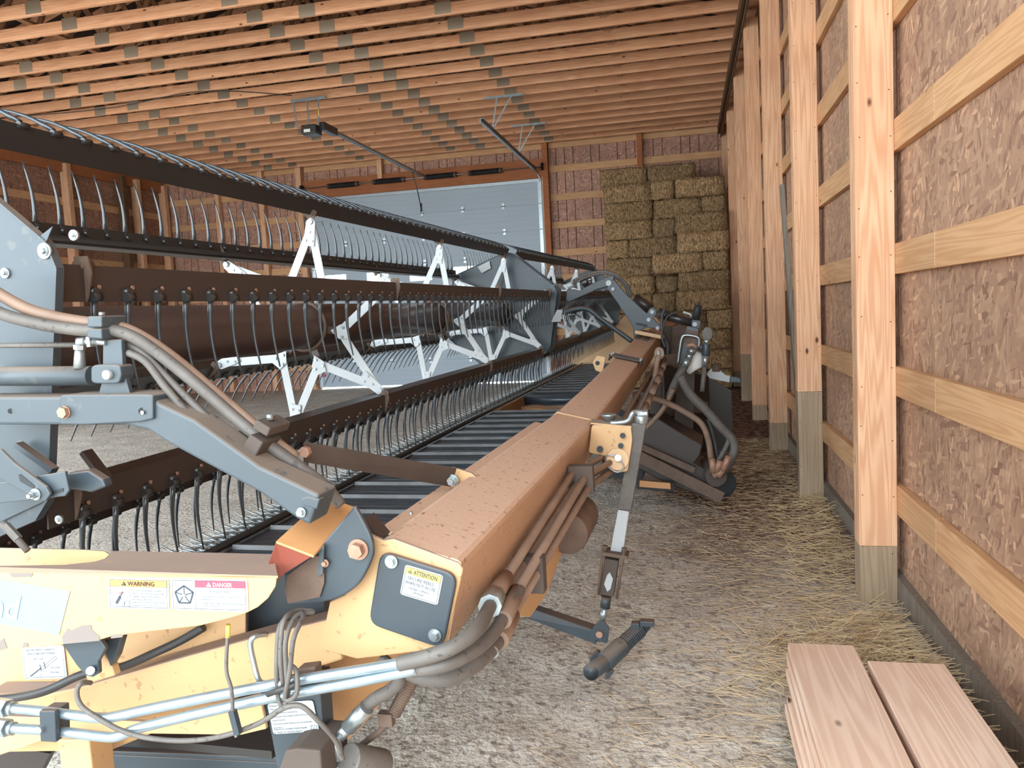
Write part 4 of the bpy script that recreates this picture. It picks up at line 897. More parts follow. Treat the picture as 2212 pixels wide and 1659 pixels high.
# ---------------- hydraulic lines across the front (top-level things)
def hose(name, pts, r, mt, lab, cat='hydraulic hose', grp=None, n=7, extra=None, seg=12):
    P_ = [Pb(x, y, b) for x, y, b in pts]; e = None
    m_ = MB().tube(cr(P_, n), r, seg); 
    if not extra: return m_.build(name, mt, None, label=lab, cat=cat, group=grp)
    root = empty(name, P_[0], label=lab, cat=cat, group=grp); m_.build('pipe' if 'pipe' in name else 'hose', mt, root)
    for nm, (x0, y0, b0), (x1, y1, b1), rr, sg, mm in extra:
        MB().tube([Pb(x0, y0, b0), Pb(x1, y1, b1)], rr, sg, 0, True, sg > 7).build(nm, mm, root)
    return root
hose('steel_pipe', [(22, 1530, 1.285), (80, 1535, 1.285), (170, 1546, 1.285), (225, 1551, 1.285), (262, 1545, 1.285), (330, 1530, 1.29), (480, 1500, 1.3), (640, 1470, 1.31), (800, 1444, 1.33), (868, 1432, 1.335)], .0105, steelblue, 'upper bright steel pipe running across the front under the yellow tube', 'pipe', 'paired steel pipes at the front', extra=[('hex_nut', (-10, 1526, 1.285), (18, 1530, 1.285), .019, 6, steelblue), ('collar', (22, 1530, 1.285), (30, 1531, 1.285), .014, 12, galv)])
hose('steel_pipe', [(22, 1573, 1.285), (120, 1579, 1.285), (220, 1591, 1.285), (255, 1590, 1.285), (310, 1570, 1.29), (470, 1532, 1.3), (620, 1500, 1.31), (760, 1475, 1.325), (900, 1446, 1.34)], .0105, steelblue, 'lower bright steel pipe running across the front under the yellow tube', 'pipe', 'paired steel pipes at the front', extra=[('hex_nut', (-10, 1570, 1.285), (18, 1573, 1.285), .019, 6, steelblue), ('collar', (22, 1573, 1.285), (30, 1574, 1.285), .014, 12, galv)])
hose('bent_hose', [(862, 1434, 1.335), (920, 1420, 1.34), (980, 1397, 1.36), (1030, 1360, 1.42), (1052, 1322, 1.52), (1064, 1298, 1.62), (1075, 1275, 1.7)], .0148, rubber, 'thick hose curving round the beam end, the innermost of the bundle', grp='hoses curving round the beam end', extra=[('swivel_nut', (1058, 1310, 1.57), (1068, 1288, 1.66), .026, 8, galv), ('ferrule', (1066, 1292, 1.65), (1092, 1248, 1.8), .021, 12, rubberbr)])
hose('bent_hose', [(890, 1448, 1.345), (960, 1436, 1.36), (1020, 1408, 1.42), (1062, 1372, 1.5), (1088, 1332, 1.6), (1106, 1300, 1.7), (1122, 1275, 1.8)], .0145, rubber, 'thick grey hose curving round the beam end, in the middle of the bundle', grp='hoses curving round the beam end', extra=[('ferrule', (1086, 1340, 1.58), (1116, 1278, 1.8), .02, 12, rubberbr)])
hose('bent_hose', [(884, 1452, 1.42), (930, 1466, 1.42), (985, 1460, 1.45), (1040, 1424, 1.52), (1080, 1378, 1.62), (1098, 1340, 1.72), (1110, 1310, 1.8)], .0165, rubber, 'thick hose curving round the beam end, lowest and outermost of the bundle', grp='hoses curving round the beam end', extra=[('ferrule', (1078, 1384, 1.6), (1104, 1330, 1.76), .022, 12, rubberbr), ('clip_ring', (1060, 1408, 1.56), (1062, 1404, 1.565), .0185, 14, galv)])
pc = empty('pipe_clamp', Pb(115, 1560, 1.27), label='square steel clamp block holding the two steel pipes near the left edge', cat='pipe clamp')
MB().prism(PB([(84, 1536), (118, 1536), (121, 1604), (87, 1602)], 1.262), HB*.012).build('clamp_face', greyd, pc, .002)
MB().prism(PB([(84, 1536), (118, 1536), (121, 1604), (87, 1602)], 1.275), HB*.04).build('clamp_body', greyd, pc, .003)
q = Pb(90, 1573, 1.262); MB().hexa(q, q-HB*.008, .008).build('clamp_bolt', galv, pc)
# clamp and cable bundle at the post
MB().prism(PB([(640, 1445), (680, 1440), (684, 1500), (650, 1510)], 1.33), HB*.03).build('tie_block', rust, hd, .004)
cp_ = [(612, 1480, 1.3), (606, 1420, 1.29), (612, 1345, 1.3), (635, 1320, 1.34), (660, 1318, 1.36), (676, 1322, 1.36), (640, 1330, 1.33), (618, 1380, 1.29), (618, 1440, 1.29), (622, 1500, 1.29), (612, 1528, 1.29), (600, 1500, 1.3), (598, 1420, 1.3), (606, 1350, 1.32), (640, 1322, 1.36), (655, 1330, 1.33), (634, 1380, 1.28), (626, 1450, 1.28), (616, 1510, 1.28), (640, 1500, 1.28), (640, 1450, 1.29), (625, 1436, 1.3)]
hose('coiled_cable', cp_, .0048, rubber, 'coil of thin grey cable hung in loops over the yellow tube', 'cable', n=6, seg=8, extra=[('wrap', (578, 1500, 1.285), (640, 1478, 1.285), .006, 8, rubberblk)])
hose('thin_cable', [(196, 1475, 1.33), (176, 1475, 1.3), (166, 1496, 1.29), (176, 1525, 1.28), (215, 1553, 1.272), (262, 1578, 1.27), (320, 1594, 1.27), (400, 1600, 1.272), (480, 1590, 1.275), (560, 1562, 1.28), (612, 1530, 1.285), (650, 1525, 1.29), (690, 1560, 1.3), (725, 1600, 1.32), (740, 1640, 1.34)], .0052, rubber, 'thin grey cable hanging in a long loop in front of the steel pipes', 'cable', n=7, seg=8)
hose('hanging_cable', [(492, 1376, 1.3), (489, 1420, 1.28), (490, 1455, 1.27), (500, 1490, 1.265), (503, 1545, 1.262)], .0038, rubber, 'short cable with yellow top and grey two-pin plug hanging under the end sheet', 'cable', seg=8, extra=[('yellow_sleeve', (493, 1349, 1.3), (492, 1378, 1.3), .0045, 10, lyel), ('plug', (502, 1535, 1.262), (515, 1585, 1.262), .0085, 4, greyd), ('plug_pin', (508, 1584, 1.262), (510, 1592, 1.262), .003, 8, galv)])
hose('rubber_hose', [(-20, 1512, 1.36), (40, 1506, 1.36), (100, 1492, 1.36), (165, 1462, 1.38), (215, 1446, 1.4), (265, 1440, 1.42), (330, 1412, 1.44), (390, 1384, 1.46), (440, 1355, 1.47)], .0095, rubberblk, 'black rubber hose passing behind the clevis under the end sheet', 'hose')
# ---------------- near reel arm, its sleeve, cylinder and strut
ra = empty('reel_lift_arm', Pb(300, 900, 1.36), label='near grey square reel arm bending down to the orange bracket', cat='lift arm')
MB().prism(PB([(-60, 857), (325, 857), (346, 873), (420, 908), (560, 1008), (690, 1070), (668, 1135), (641, 1121), (560, 1064), (360, 956), (320, 930), (268, 918), (-60, 918)], 1.32), HB*.075).build('arm_tube', grey, ra, .006)
MB().prism(rounded(PB([(128, 853), (330, 852), (330, 905), (300, 912), (180, 918), (128, 917)], 1.312), 3, .08), HB*.09).build('sleeve', grey, ra, .003)
for x, y, r, mm, nm in ((23, 888, .0055, inkb, 'hole'), (307, 888, .007, inkb, 'hole')): MB().cyl(Pb(x, y, 1.319 if x < 100 else 1.311), Pb(x, y, 1.3185 if x < 100 else 1.3105), r, 16).build(nm, mm, ra)
q = Pb(142, 890, 1.312); MB().hexa(q, q-HB*.012, .0115).cyl(q, q-HB*.003, .0125, 16).build('arm_bolt', rustl, ra)
q = Pb(309, 891, 1.31); MB().cyl(q, q-HB*.003, .004, 10).build('stub', galv, ra)
MB().prism(PB([(222, 735), (262, 733), (265, 790), (272, 820), (281, 852), (212, 852), (221, 820)], 1.34), HB*.012).build('lug_plate', grey, ra, .002)
q = Pb(652, 1106, 1.318); MB().cyl(q, q-HB*.003, .0095, 16).hexa(q-HB*.003, q-HB*.011, .007).build('arm_end_nut', galv, ra)
MB().prism(PB([(650, 1078), (662, 1073), (690, 1079), (684, 1100), (655, 1092)], 1.318), HB*.02).build('end_tab', grey, ra, .002)
fs_ = empty('flat_strut', Pb(700, 980, 1.5), label='flat dark strut bar from the reel arm to the nut on the beam', cat='strut')
v0, v1 = Pb(655, 955, 1.5), Pb(655, 998, 1.5); w0, w1 = Pb(985, 1012, bq-.004), Pb(975, 1052, bq-.004)
MB().prism([v0, w0, w1, v1], HB*.008).build('bar', darkdust, fs_, .001)
q = Pb(663, 975, 1.49); MB().hexa(q, q-HB*.012, .012).build('strut_bolt', rustl, fs_)
cyl_ = empty('lift_cylinder', Pb(100, 812, 1.36), label='grey hydraulic cylinder lying above the near reel arm, with a brass-tipped fitting', cat='hydraulic cylinder')
MB().cyl(Pb(-80, 813, 1.35), Pb(200, 812, 1.35), .0205, 26).build('barrel', grey, cyl_)
MB().prism(rounded(PB([(196, 788), (258, 788), (262, 810), (256, 829), (196, 829)], 1.325), 4, .25), HB*.04).build('clevis', grey, cyl_, .003)
q = Pb(236, 809, 1.325); MB().cyl(q, q-HB*.01, .0095, 20).build('pin', labelw, cyl_, .001, label='bright pin')
MB().tube([Pb(172, 795, 1.34), Pb(172, 752, 1.34)], [.012, .009], 12).tube([Pb(172, 755, 1.34), Pb(172, 745, 1.34)], .0115, 6, 0, True, False).build('port_fitting', galv, cyl_)
MB().tube([Pb(172, 748, 1.34), Pb(172, 737, 1.34), Pb(185, 737, 1.34)], .009, 12).tube([Pb(185, 737, 1.34), Pb(206, 738, 1.34)], .0065, 6, 0, True, False).tube([Pb(206, 738, 1.34), Pb(230, 740, 1.34)], .0065, 10).box(Pb(198, 738, 1.34), HA*.004, HB*.01, HZ*.01).build('elbow', galv, cyl_)
MB().tube([Pb(-60, 747, 1.36), Pb(165, 745, 1.36)], .0055, 10).build('feed_tube', rubber, cyl_)
G_ = 'hoses clamped along the near reel arm'
hose('reel_hose', [(-60, 640, 1.3), (0, 676, 1.31), (60, 694, 1.32), (120, 706, 1.33), (190, 714, 1.34), (235, 712, 1.35), (285, 727, 1.36), (340, 762, 1.37), (420, 826, 1.38), (500, 896, 1.39), (550, 938, 1.39), (600, 975, 1.4), (660, 1018, 1.42), (700, 1048, 1.44), (735, 1090, 1.46)], .0125, rubber, 'thickest grey hose along the near reel arm, uppermost of the bundle', grp=G_, n=6, seg=14)
hose('reel_hose', [(-60, 598, 1.32), (0, 636, 1.33), (60, 668, 1.34), (120, 685, 1.35), (190, 697, 1.36), (240, 702, 1.37), (300, 724, 1.385), (380, 778, 1.4), (480, 862, 1.41), (560, 928, 1.41), (640, 990, 1.43)], .0125, rubberbr, 'brown dusty hose lying behind the thickest hose of the near reel arm', grp=G_, n=6, seg=14)
hose('reel_hose', [(275, 742, 1.37), (310, 764, 1.37), (360, 815, 1.37), (420, 875, 1.375), (480, 930, 1.38), (530, 965, 1.385), (600, 1010, 1.4), (660, 1035, 1.42), (712, 1066, 1.44)], .0078, rubber, 'thin grey hose below the thick one on the near reel arm, second of the bundle', grp=G_, n=6, seg=12)
hose('reel_hose', [(277, 762, 1.355), (315, 782, 1.355), (360, 840, 1.355), (420, 908, 1.36), (480, 958, 1.365), (522, 982, 1.37), (590, 1010, 1.39)], .0078, rubber, 'thin grey hose lowest of the bundle on the near reel arm', grp=G_, n=6, seg=12)
k1 = empty('hose_clamp', Pb(208, 710, 1.33), label='grey clamp block with a bolt on the hoses above the lift cylinder', cat='hose clamp')
MB().prism(PB([(188, 683), (220, 683), (219, 707), (188, 708)], 1.318), HB*.07).build('upper_half', grey, k1, .003); MB().prism(PB([(188, 711), (219, 710), (220, 733), (187, 730)], 1.318), HB*.07).build('lower_half', grey, k1, .003)
MB().cyl(Pb(220, 683, 1.34), Pb(220, 674, 1.34), .006, 12).build('clamp_bolt', galv, k1)
k2 = empty('hose_clamp', Pb(560, 940, 1.38), label='dusty brown double clamp block halfway down the hose bundle', cat='hose clamp')
MB().prism(PB([(553, 906), (584, 925), (576, 944), (545, 925)], 1.35), HB*.08).build('upper_half', darkdust, k2, .003)
MB().prism(PB([(540, 938), (568, 956), (548, 992), (516, 976)], 1.345), HB*.07).build('lower_half', darkdust, k2, .003)
q = Pb(583, 903, 1.38); MB().cyl(q-HZ*.004, q+HZ*.008, .007, 12).build('clamp_bolt', galv, k2)
# front-left slotted levers below the arm
sl_ = empty('slotted_lever', Pb(60, 1040, 1.34), label='grey slotted lever and flange bolted together at the lower left', cat='lever')
MB().prism(PB([(-40, 985), (0, 970), (30, 1000), (100, 1052), (108, 1068), (98, 1082), (72, 1076), (-40, 1010)], 1.33), HB*.008).build('lever_plate', grey, sl_, .002)
MB().prism(PB([(-40, 1050), (140, 1018), (149, 1060), (140, 1072), (-40, 1092)], 1.345), HB*.008).build('flange_plate', grey, sl_, .002)
MB().prism(PB([(40, 1026), (44, 1024), (76, 1050), (72, 1056), (44, 1040)], 1.3295), HB*-.0006).build('slot', inkb, sl_)
MB().prism(PB([(108, 1062), (137, 1054), (137, 1062), (110, 1070)], 1.3445), HB*-.0006).build('slot', inkb, sl_)
q = Pb(79, 1067, 1.33); MB().cyl(q, q-HB*.004, .0125, 20).tube([q-HB*.004, q-HB*.014], .008, 6, 0, True, False).cyl(q-HB*.014, q-HB*.022, .0048, 10).build('bolt', galv, sl_)
MB().prism(PB([(145, 1022), (190, 1016), (222, 1036), (228, 1052), (196, 1064), (150, 1056)], 1.39), HB*.025).build('link_block', greyd, sl_, .004)
MB().bar(Pb(40, 960, 1.4), Pb(118, 1016, 1.4), .02, .012, HZ).build('link_bar', greyd, sl_)
MB().bar(Pb(185, 975, 1.5), Pb(230, 1035, 1.5), .03, .012, HZ).build('link_bar', brownblk, sl_)
MB().tube([Pb(5, 1130, 1.33), Pb(20, 1145, 1.33), Pb(60, 1190, 1.33)], [.009, .008, .007], 10).tube([Pb(12, 1135, 1.33), Pb(40, 1165, 1.33)], .0095, 6, 0, True, False).build('grease_line', rubber, sl_)
# ---------------- screw jack stand, driveshaft yoke and drag bar beside the beam
jk = empty('screw_jack', Pb(1300, 1340, 3.3), label='dusty grey square jack leg with a zinc crank handle standing beside the beam', cat='jack')
MB().prism([Pb(1365, 914, 3.26), Pb(1396, 916, 3.26), Pb(1363, 1105, 3.29), Pb(1335, 1100, 3.29)], HB*.05).build('outer_tube', rubber, jk, .004)
MB().prism([Pb(1335, 1101, 3.295), Pb(1359, 1105, 3.295), Pb(1346, 1194, 3.3), Pb(1318, 1190, 3.3)], HB*.038).build('inner_tube', labelw, jk, .003, label='bare white inner tube')
MB().cyl(Pb(1384, 914, 3.28), Pb(1386, 898, 3.28), .028, 18).build('top_cap', galv, jk, .003)
MB().tube(cr([Pb(1318, 914, 3.26), Pb(1345, 912, 3.26), Pb(1358, 907, 3.26), Pb(1366, 893, 3.26), Pb(1374, 890, 3.27), Pb(1398, 893, 3.28)], 5), .011, 10).build('crank_arm', galv, jk)
MB().cyl(Pb(1376, 895, 3.28), Pb(1400, 893, 3.28), .017, 14).build('crank_hub', galv, jk, .003)
MB().prism(PB([(1305, 1206), (1336, 1212), (1325, 1290), (1293, 1284)], 3.28), HB*.05).build('gear_box', darkdust, jk, .003)
MB().prism(PB([(1311, 1243), (1317, 1236), (1324, 1250), (1319, 1272), (1312, 1278), (1305, 1262)], 3.278), HB*-.001).build('arrow_decal', labelw, jk)
for x0, x1, y0, y1 in ((1303, 1292, 1196, 1284), (1348, 1332, 1202, 1292)): MB().tube([Pb(x0, y0-12, 3.27), Pb(x1, y1, 3.27)], .006, 8).build('tie_rod', rust, jk)
MB().prism(PB([(1299, 1192), (1356, 1202), (1355, 1210), (1298, 1200)], 3.265), HB*.08).build('top_flange', rust, jk, .002)
for x, y in ((1305, 1190), (1347, 1196)): MB().cyl(Pb(x, y, 3.28), Pb(x+2, y-12, 3.28), .012, 10).build('flange_nut', rust, jk)
MB().cyl(Pb(1310, 1288, 3.3), Pb(1307, 1312, 3.3), .022, 16).build('collar', greyd, jk)
MB().cyl(Pb(1307, 1312, 3.3), Pb(1300, 1345, 3.3), .014, 14).build('screw', galv, jk)
MB().prism(rounded(PB([(1283, 1352), (1300, 1340), (1316, 1356), (1312, 1392), (1274, 1378)], 3.28), 3, .2), HB*.012).build('foot_clevis', greyd, jk, .002)
q = Pb(1295, 1369, 3.28); MB().hexa(q, q-HB*.012, .016).build('clevis_bolt', rustl, jk)
# drag bar
MB().prism([Pb(1140, 1312, 3.55), Pb(1290, 1364, 3.3), Pb(1286, 1392, 3.3), Pb(1128, 1332, 3.55)], HB*.06+HA*.01).build('drag_bar', greyd, None, .003, label='dark grey bar reaching from under the header to the foot of the jack', cat='bar')
ys = empty('driveshaft_yoke', Pb(1330, 1420, 3.2), label='grey driveshaft end with a coil spring and open tube mouth, lying by the jack', cat='driveshaft')
p0, p1, p2, p3 = Pb(1276, 1452, 3.06), Pb(1305, 1432, 3.2), Pb(1345, 1394, 3.3), Pb(1390, 1352, 3.4)
d = (p1-p0).normalized()
MB().hollow(p0, p1+d*.02, .034, .006, 24).build('open_tube', grey, ys)
MB().cyl(p0+d*.03, p0+d*.031, .025, 20).build('tube_inside', inkb, ys)
MB().cyl(p1, p2, .041, 22).build('body', grey, ys, .005)
sp_ = MB()
for i in range(11): sp_.ring(p2.lerp(p3, .05+i*.075), p3-p2, .031, .0055, 16)
sp_.build('coil_spring', greyd, ys); MB().cyl(p2, p3, .02, 14).build('shaft', galv, ys)
MB().cyl(p3-(p3-p2)*.12, p3+(p3-p2)*.1, .03, 18).box(Pb(1398, 1345, 3.36), HA*.03, HB*.02, HZ*.012).box(Pb(1373, 1350, 3.36), HA*.018, HB*.02, HZ*.014).build('end_fork', greyd, ys, .003)
MB().prism(PB([(1276, 1420), (1290, 1408), (1296, 1412), (1290, 1434), (1272, 1440)], 3.22), HB*.03).prism(PB([(1306, 1460), (1320, 1448), (1326, 1452), (1316, 1466), (1308, 1468)], 3.18), HB*.02).build('latch_ears', greyd, ys, .002)
# ---------------- middle reel arm and far gear of the header
m2_ = empty('reel_lift_arm', Pb(1330, 680, 7.3), label='middle dark grey two-part reel arm with white pins between the two reel sections', cat='lift arm')
def z7(x, y): return (1180+x/7.54, 560+y/7.54)
def PZ7(pts, b): return [Pb(*z7(x, y), b) for x, y in pts]
MB().prism(PZ7([(330, 490), (440, 490), (540, 515), (620, 460), (860, 340), (1085, 255), (1110, 300), (1060, 420), (990, 450), (830, 490), (730, 540), (590, 600), (390, 690), (320, 680)], 7.3), HB*.07).build('upper_link', greyd, m2_, .006)
MB().prism(PZ7([(985, 470), (1060, 340), (1110, 340), (1290, 560), (1640, 880), (1680, 800), (1740, 780), (1800, 830), (1800, 900), (1740, 960), (1890, 1100), (1880, 1150), (1640, 1110), (1540, 1150), (1510, 1270), (1430, 1330), (1420, 1120), (1340, 980), (1250, 850), (1150, 700)], 7.22), HB*.03).build('side_plate', greyd, m2_, .005)
for x, y, r in ((1020, 390, .026), (1090, 485, .015), (1725, 858, .018), (1670, 985, .018), (1815, 1120, .017)):
    q = Pb(*z7(x, y), 7.22); MB().cyl(q, q-HB*.02, r, 16).build('pin', labelw, m2_)
MB().prism(PZ7([(1450, 1030), (1640, 1060), (1650, 1110), (1460, 1060)], 7.21), HB*-.001).build('slot', inkb, m2_)
MB().tube(cr(PZ7([(310, 870), (400, 830), (560, 800), (690, 820), (790, 890), (900, 980), (1150, 1160), (1400, 1340)], 7.12), 6), .022, 8).build('curved_strut', greyd, m2_)
MB().tube(cr(PZ7([(430, 360), (620, 270), (800, 215), (950, 200), (1100, 240), (1230, 330), (1330, 450), (1370, 580), (1350, 640)], 7.45), 6), .014, 8).tube(cr(PZ7([(450, 390), (640, 300), (850, 240), (1000, 230), (1130, 300), (1250, 400), (1310, 500), (1340, 600)], 7.45), 6), .012, 8).build('reel_motor_hose', rubber, m2_)
MB().cyl(*PZ7([(590, 410), (670, 350)], 7.5), .05, 16).build('reel_motor', black, m2_, .006)
MB().cyl(*PZ7([(340, 450), (430, 400)], 7.3), .03, 8).build('motor_valve', white, m2_)
MB().cyl(*PZ7([(670, 350), (740, 310)], 7.5), .018, 10).build('fitting', galv, m2_)
MB().tube(PZ7([(1430, 640), (1600, 740), (1700, 820)], 7.45), .05, 14).build('cylinder_far', brownblk, m2_)
# lift cylinder of the middle arm and its mast
def z6(x, y): return (1330+x/6.913, 620+y/6.913)
def P6(pts, b): return [Pb(*z6(x, y), b) for x, y in pts]
c2 = empty('lift_cylinder', Pb(1450, 690, 6.9), label='black hydraulic cylinder between the middle reel arm and the mast', cat='hydraulic cylinder')
MB().cyl(*P6([(700, 420), (1170, 540)], 6.9), .037, 18).cyl(*P6([(640, 390), (800, 430)], 6.9), .046, 18).build('barrel', black, c2)
MB().prism(P6([(1140, 490), (1250, 480), (1275, 520), (1240, 640), (1130, 600)], 6.86), HB*.08).build('clevis', greyd, c2, .004)
q = Pb(*z6(1182, 556), 6.86); MB().cyl(q, q-HB*.02, .019, 16).build('pin', labelw, c2)
MB().tube(P6([(1195, 490), (1220, 340), (1240, 270)], 6.85), [.034, .034, .03], 12).tube(P6([(1240, 275), (1245, 240)], 6.85), .008, 8).build('rubber_boot', inkb, c2)
MB().tube(P6([(1005, 372), (1110, 405), (1135, 440)], 6.86), .01, 8).build('valve_stub', labelw, c2)
MB().tube(cr(P6([(740, 320), (700, 400), (690, 520), (690, 640), (700, 800), (740, 900)], 6.8), 5), .011, 8).tube(cr(P6([(900, 380), (800, 420), (740, 500), (700, 640), (690, 800)], 6.8), 5), .009, 8).build('feed_hose', rubberblk, c2)
ms = empty('cylinder_mast', Pb(1490, 760, 6.8), label='dark steel mast with a bent wire handle holding up the far hoses', cat='mast')
MB().prism(P6([(1065, 580), (1240, 620), (1225, 900), (1180, 1250), (930, 1250), (1000, 860)], 6.75), HB*.08).build('mast_plate', greyd, ms, .004)
MB().prism(P6([(1060, 640), (1235, 660), (1200, 870), (1010, 830)], 6.745), HB*-.002).build('faded_label', rust, ms)
MB().tube(cr(P6([(925, 1140), (960, 900), (990, 760), (1040, 720), (1180, 735), (1245, 780), (1240, 900)], 6.7), 5), .011, 8).build('wire_handle', galv, ms)
MB().prism([Pb(*z6(930, 1250), 6.8), Pb(*z6(1180, 1250), 6.8), Pb(*z6(1150, 2300), 6.8), Pb(*z6(850, 2300), 6.8)], HB*.1).build('mast_foot', darkdust, ms)
bt_ = MB().tube(P6([(1215, 965), (1200, 1010), (1160, 1190), (1180, 1240)], 6.65)+P6([(1185, 1245)], 6.65), [.04, .06, .07, .065, .05], 18).tube([Pb(*z6(1190, 1100), 6.65), Pb(*z6(1192, 1101), 6.65)], .0, 3)
bt_.build('plastic_bottle', bottlew, None, label='white plastic bottle hanging between the hose couplers on the mast', cat='bottle')
for k, (dx, dy, lb) in enumerate(((0, 0, 'round dusty coupler cap on an upright fitting right of the mast'), (-720, 290, 'round dusty coupler cap with a bright clip at the beam edge'))):
    cpl = empty('coupler_cap', Pb(*z6(1370+dx, 700+dy), 6.6), label=lb, cat='coupler')
    c = [z6(1370+dx, 620+dy), z6(1370+dx, 700+dy), z6(1370+dx, 780+dy)]; bb = 6.6 if k == 0 else 5.6
    q = Pb(*c[1], bb); r = .043 if k == 0 else .034
    MB().prism([q+(HA*math.cos(t*.3142)*r+HZ*math.sin(t*.3142)*r*1.3) for t in range(20)], HB*.02).build('cap', rubberbr if k else rubber, cpl, .004)
    if k == 0:
        MB().tube(P6([(1360, 780), (1355, 850)], bb), .022, 8).build('neck', galv, cpl); MB().tube(P6([(1355, 850), (1340, 1020)], bb), .034, 8).build('body', greyd, cpl, .003)
        MB().tube(P6([(1340, 1020), (1330, 1190)], bb), [.026, .02], 8).build('nipple', galv, cpl); MB().tube(P6([(1330, 1190), (1300, 1480), (1290, 1560)], bb), .019, 10).build('hose', rubber, cpl)
        MB().tube(P6([(1240, 900), (1310, 920)], bb), .024, 8).build('side_port', greyd, cpl)
    else:
        MB().tube(P6([(640, 950), (650, 1010)], bb), .014, 6, 0, True, False).build('clip', galv, cpl); MB().tube(P6([(650, 1020), (620, 1100), (560, 1500), (500, 1659)], bb), .02, 8).build('hose', rubberbr, cpl)
fc = empty('hose_coupler', Pb(1480, 770, 6.5), label='large hose coupler slanting across the mast, steel ferrule on a grey hose', cat='coupler')
MB().tube(P6([(1150, 930), (1120, 990)], 6.5), .034, 10).tube(P6([(1120, 990), (1080, 1080)], 6.5), [.026, .03], 8).tube(P6([(1080, 1080), (1020, 1190)], 6.5), .033, 14).build('ferrule', galv, fc)
MB().tube(P6([(1060, 890), (1140, 860), (1200, 900)], 6.5), .018, 8).build('ring', rustl, fc)
MB().tube(P6([(1020, 1190), (930, 1350), (860, 1500), (800, 1659)], 6.5), .033, 12).build('hose', rubber, fc)
# hoses looping to the motor
G2_ = 'hoses looping down to the gearcase at the far right of the header'
def z5(x, y): return (1280+x/6.144, 840+y/6.144)
for k, (pts, r, mt, lb) in enumerate((
    ([(1470, 812), (1490, 850), (1520, 880), (1555, 920), (1583, 950), (1586, 975), (1572, 1005), (1560, 1022)], .034, rubber, 'thick grey hose looping down to the gearcase, the outermost loop'),
    ([(1468, 815), (1495, 862), (1530, 895), (1560, 925), (1574, 948), (1566, 970), (1550, 1000), (1545, 1015)], .02, rubber, 'slimmer grey-green hose inside the outermost loop'),
    ([(1405, 858), (1440, 870), (1480, 890), (1515, 915), (1530, 950), (1535, 985), (1540, 1008)], .024, rubberbr, 'brown dusty hose arching over the dark frame to the gearcase'),
    ([(1455, 840), (1435, 880), (1415, 905), (1390, 930)], .02, rubberbr, 'brown hose bending back under the beam'),
    ([(1530, 905), (1540, 940), (1548, 975), (1552, 1000)], .022, rubberblk, 'dark hose hanging straight inside the loops'))):
    b0 = 6.3
    MB().tube(cr([Pb(x, y, b0+.02*k) for x, y in pts], 6), r, 12).build('loop_hose', mt, None, label=lb, cat='hydraulic hose', group=G2_)
gc = empty('gearcase', Pb(1550, 1030, 6.3), label='dark gearcase on the ground with three steel hose fittings', cat='gearcase')
MB().cyl(Pb(1548, 1030, 6.25), Pb(1530, 1008, 6.6), .085, 22).build('drum', darkdust, gc, .01)
MB().cyl(Pb(1563, 1045, 6.3), Pb(1520, 1030, 6.7), .11, 22).build('rear_drum', inkb, gc, .01)
for p in (((1538, 990), (1542, 1022)), ((1556, 995), (1548, 1018)), ((1575, 985), (1562, 1015)), ((1562, 1015), (1550, 1028)), ((1542, 1015), (1548, 1030))):
    MB().tube([Pb(*p[0], 6.22), Pb(*p[1], 6.22)], [.024, .03], 10).build('fitting', rustl, gc)
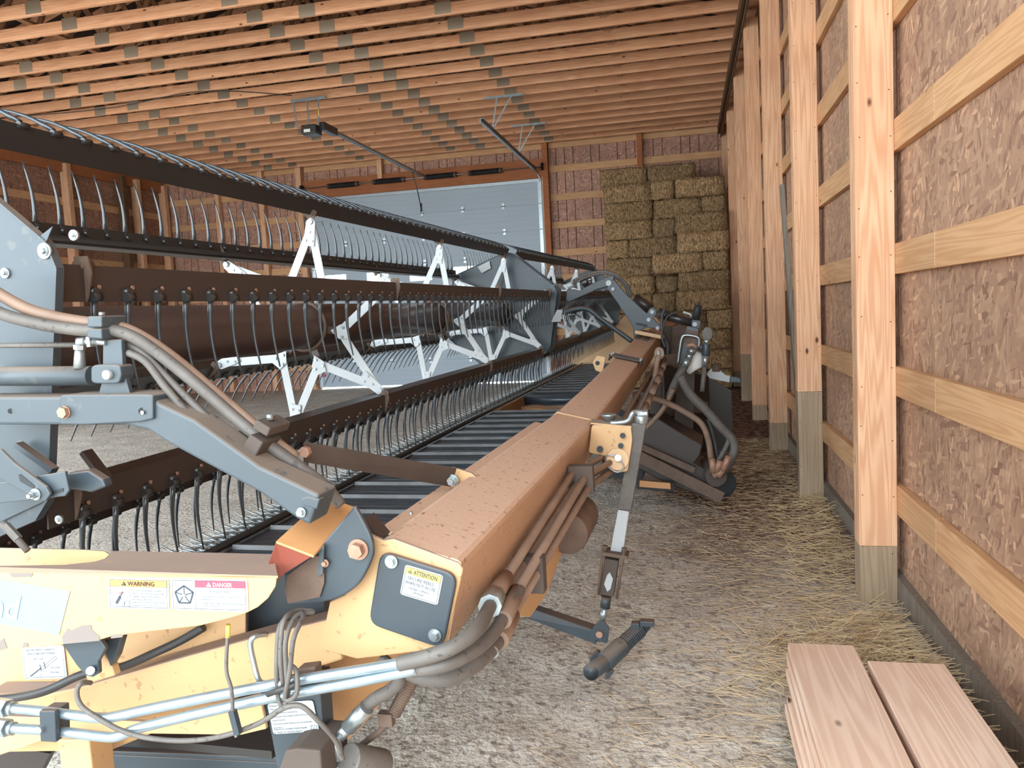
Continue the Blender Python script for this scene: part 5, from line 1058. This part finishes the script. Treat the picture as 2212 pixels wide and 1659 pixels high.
# adapter frame: dusty dark panels below the beam
ad = empty('adapter_frame', Pb(1470, 1000, 6.4), label='large dust-brown adapter panel standing in the shade beside the header', cat='adapter frame')
MB().prism(PB([(1392, 900), (1420, 903), (1462, 930), (1518, 962), (1512, 985), (1500, 1000), (1520, 1012), (1568, 1050), (1570, 1072), (1545, 1082), (1500, 1066), (1440, 1045), (1375, 1010)], 6.35), HB*.5).build('side_panel', brownblk, ad, .01)
MB().bar(Pb(1380, 985, 6.28), Pb(1560, 1074, 6.28), .05, .09, HZ).bar(Pb(1380, 962, 6.3), Pb(1500, 1015, 6.3), .04, .05, HZ).build('lower_rib', rust, ad)
MB().prism(PB([(1300, 1000), (1390, 1015), (1388, 1036), (1296, 1030)], 6.6), HB*.3).build('skid', inkb, ad)
MB().prism(PB([(1382, 1038), (1448, 1044), (1449, 1057), (1381, 1052)], 6.2), HB*.03).build('amber_reflector', orange, ad, .002, label='amber reflector plate')
MB().prism(PB([(1376, 1036), (1455, 1043), (1456, 1062), (1376, 1056)], 6.235), HB*.02).build('reflector_backing', inkb, ad)
MB().prism([H(-.4, 7.0, -1.58), H(-.02, 7.4, -1.58), H(-.02, 7.4, -.7), H(-.4, 7.0, -.55)], HB*.06).build('rear_wall', brownblk, ad)
MB().prism([H(-.35, 8.4, -1.58), H(.2, 8.4, -1.58), H(.2, 8.4, -.95), H(-.35, 8.4, -.6)], HB*.06).build('rear_wall', brownblk, ad)
for z in (-.5, -.95, -1.4): MB().bar(H(-.45, 6.9, z), H(-.05, 7.2, z), .07, .09).build('cross_tube', rust, ad, .004)
for x, y, b, a in ((1418, 828, 6.6, 0), (1440, 705, 7.9, 0)):
    MB().bar(Pb(x, y, b), Pb(x-6, 1000, b), .09, .09, HA).build('upright', darkdust, ad, .004)
MB().prism(PB([(1430, 712), (1470, 700), (1486, 712), (1480, 790), (1440, 800), (1425, 760)], 7.9), HB*.1).build('orange_housing', rust, ad, .01)
MB().tube(cr(P6([(700, 690), (780, 900), (760, 1100), (820, 1300)], 7.2), 5), .025, 8).build('inner_hose', rubberblk, ad)
# silver lever
lv = empty('lock_lever', Pb(1560, 810, 7.1), label='bright silver lever with a grey grip pointing right below the mast', cat='lever')
MB().prism(P6([(1350, 1300), (1420, 1220), (1540, 1210), (1600, 1280), (1650, 1320), (1710, 1325), (1700, 1425), (1560, 1400), (1400, 1360)], 6.9), HB*.02).build('blade', labelw, lv, .003)
MB().prism(P6([(1710, 1330), (1850, 1355), (1878, 1390), (1870, 1435), (1700, 1425)], 6.89), HB*.035).build('grip', greyd, lv, .006)
MB().cyl(*P6([(1500, 1260), (1500, 1150)], 6.92), .04, 14).build('pivot_boss', rust, lv, .004)
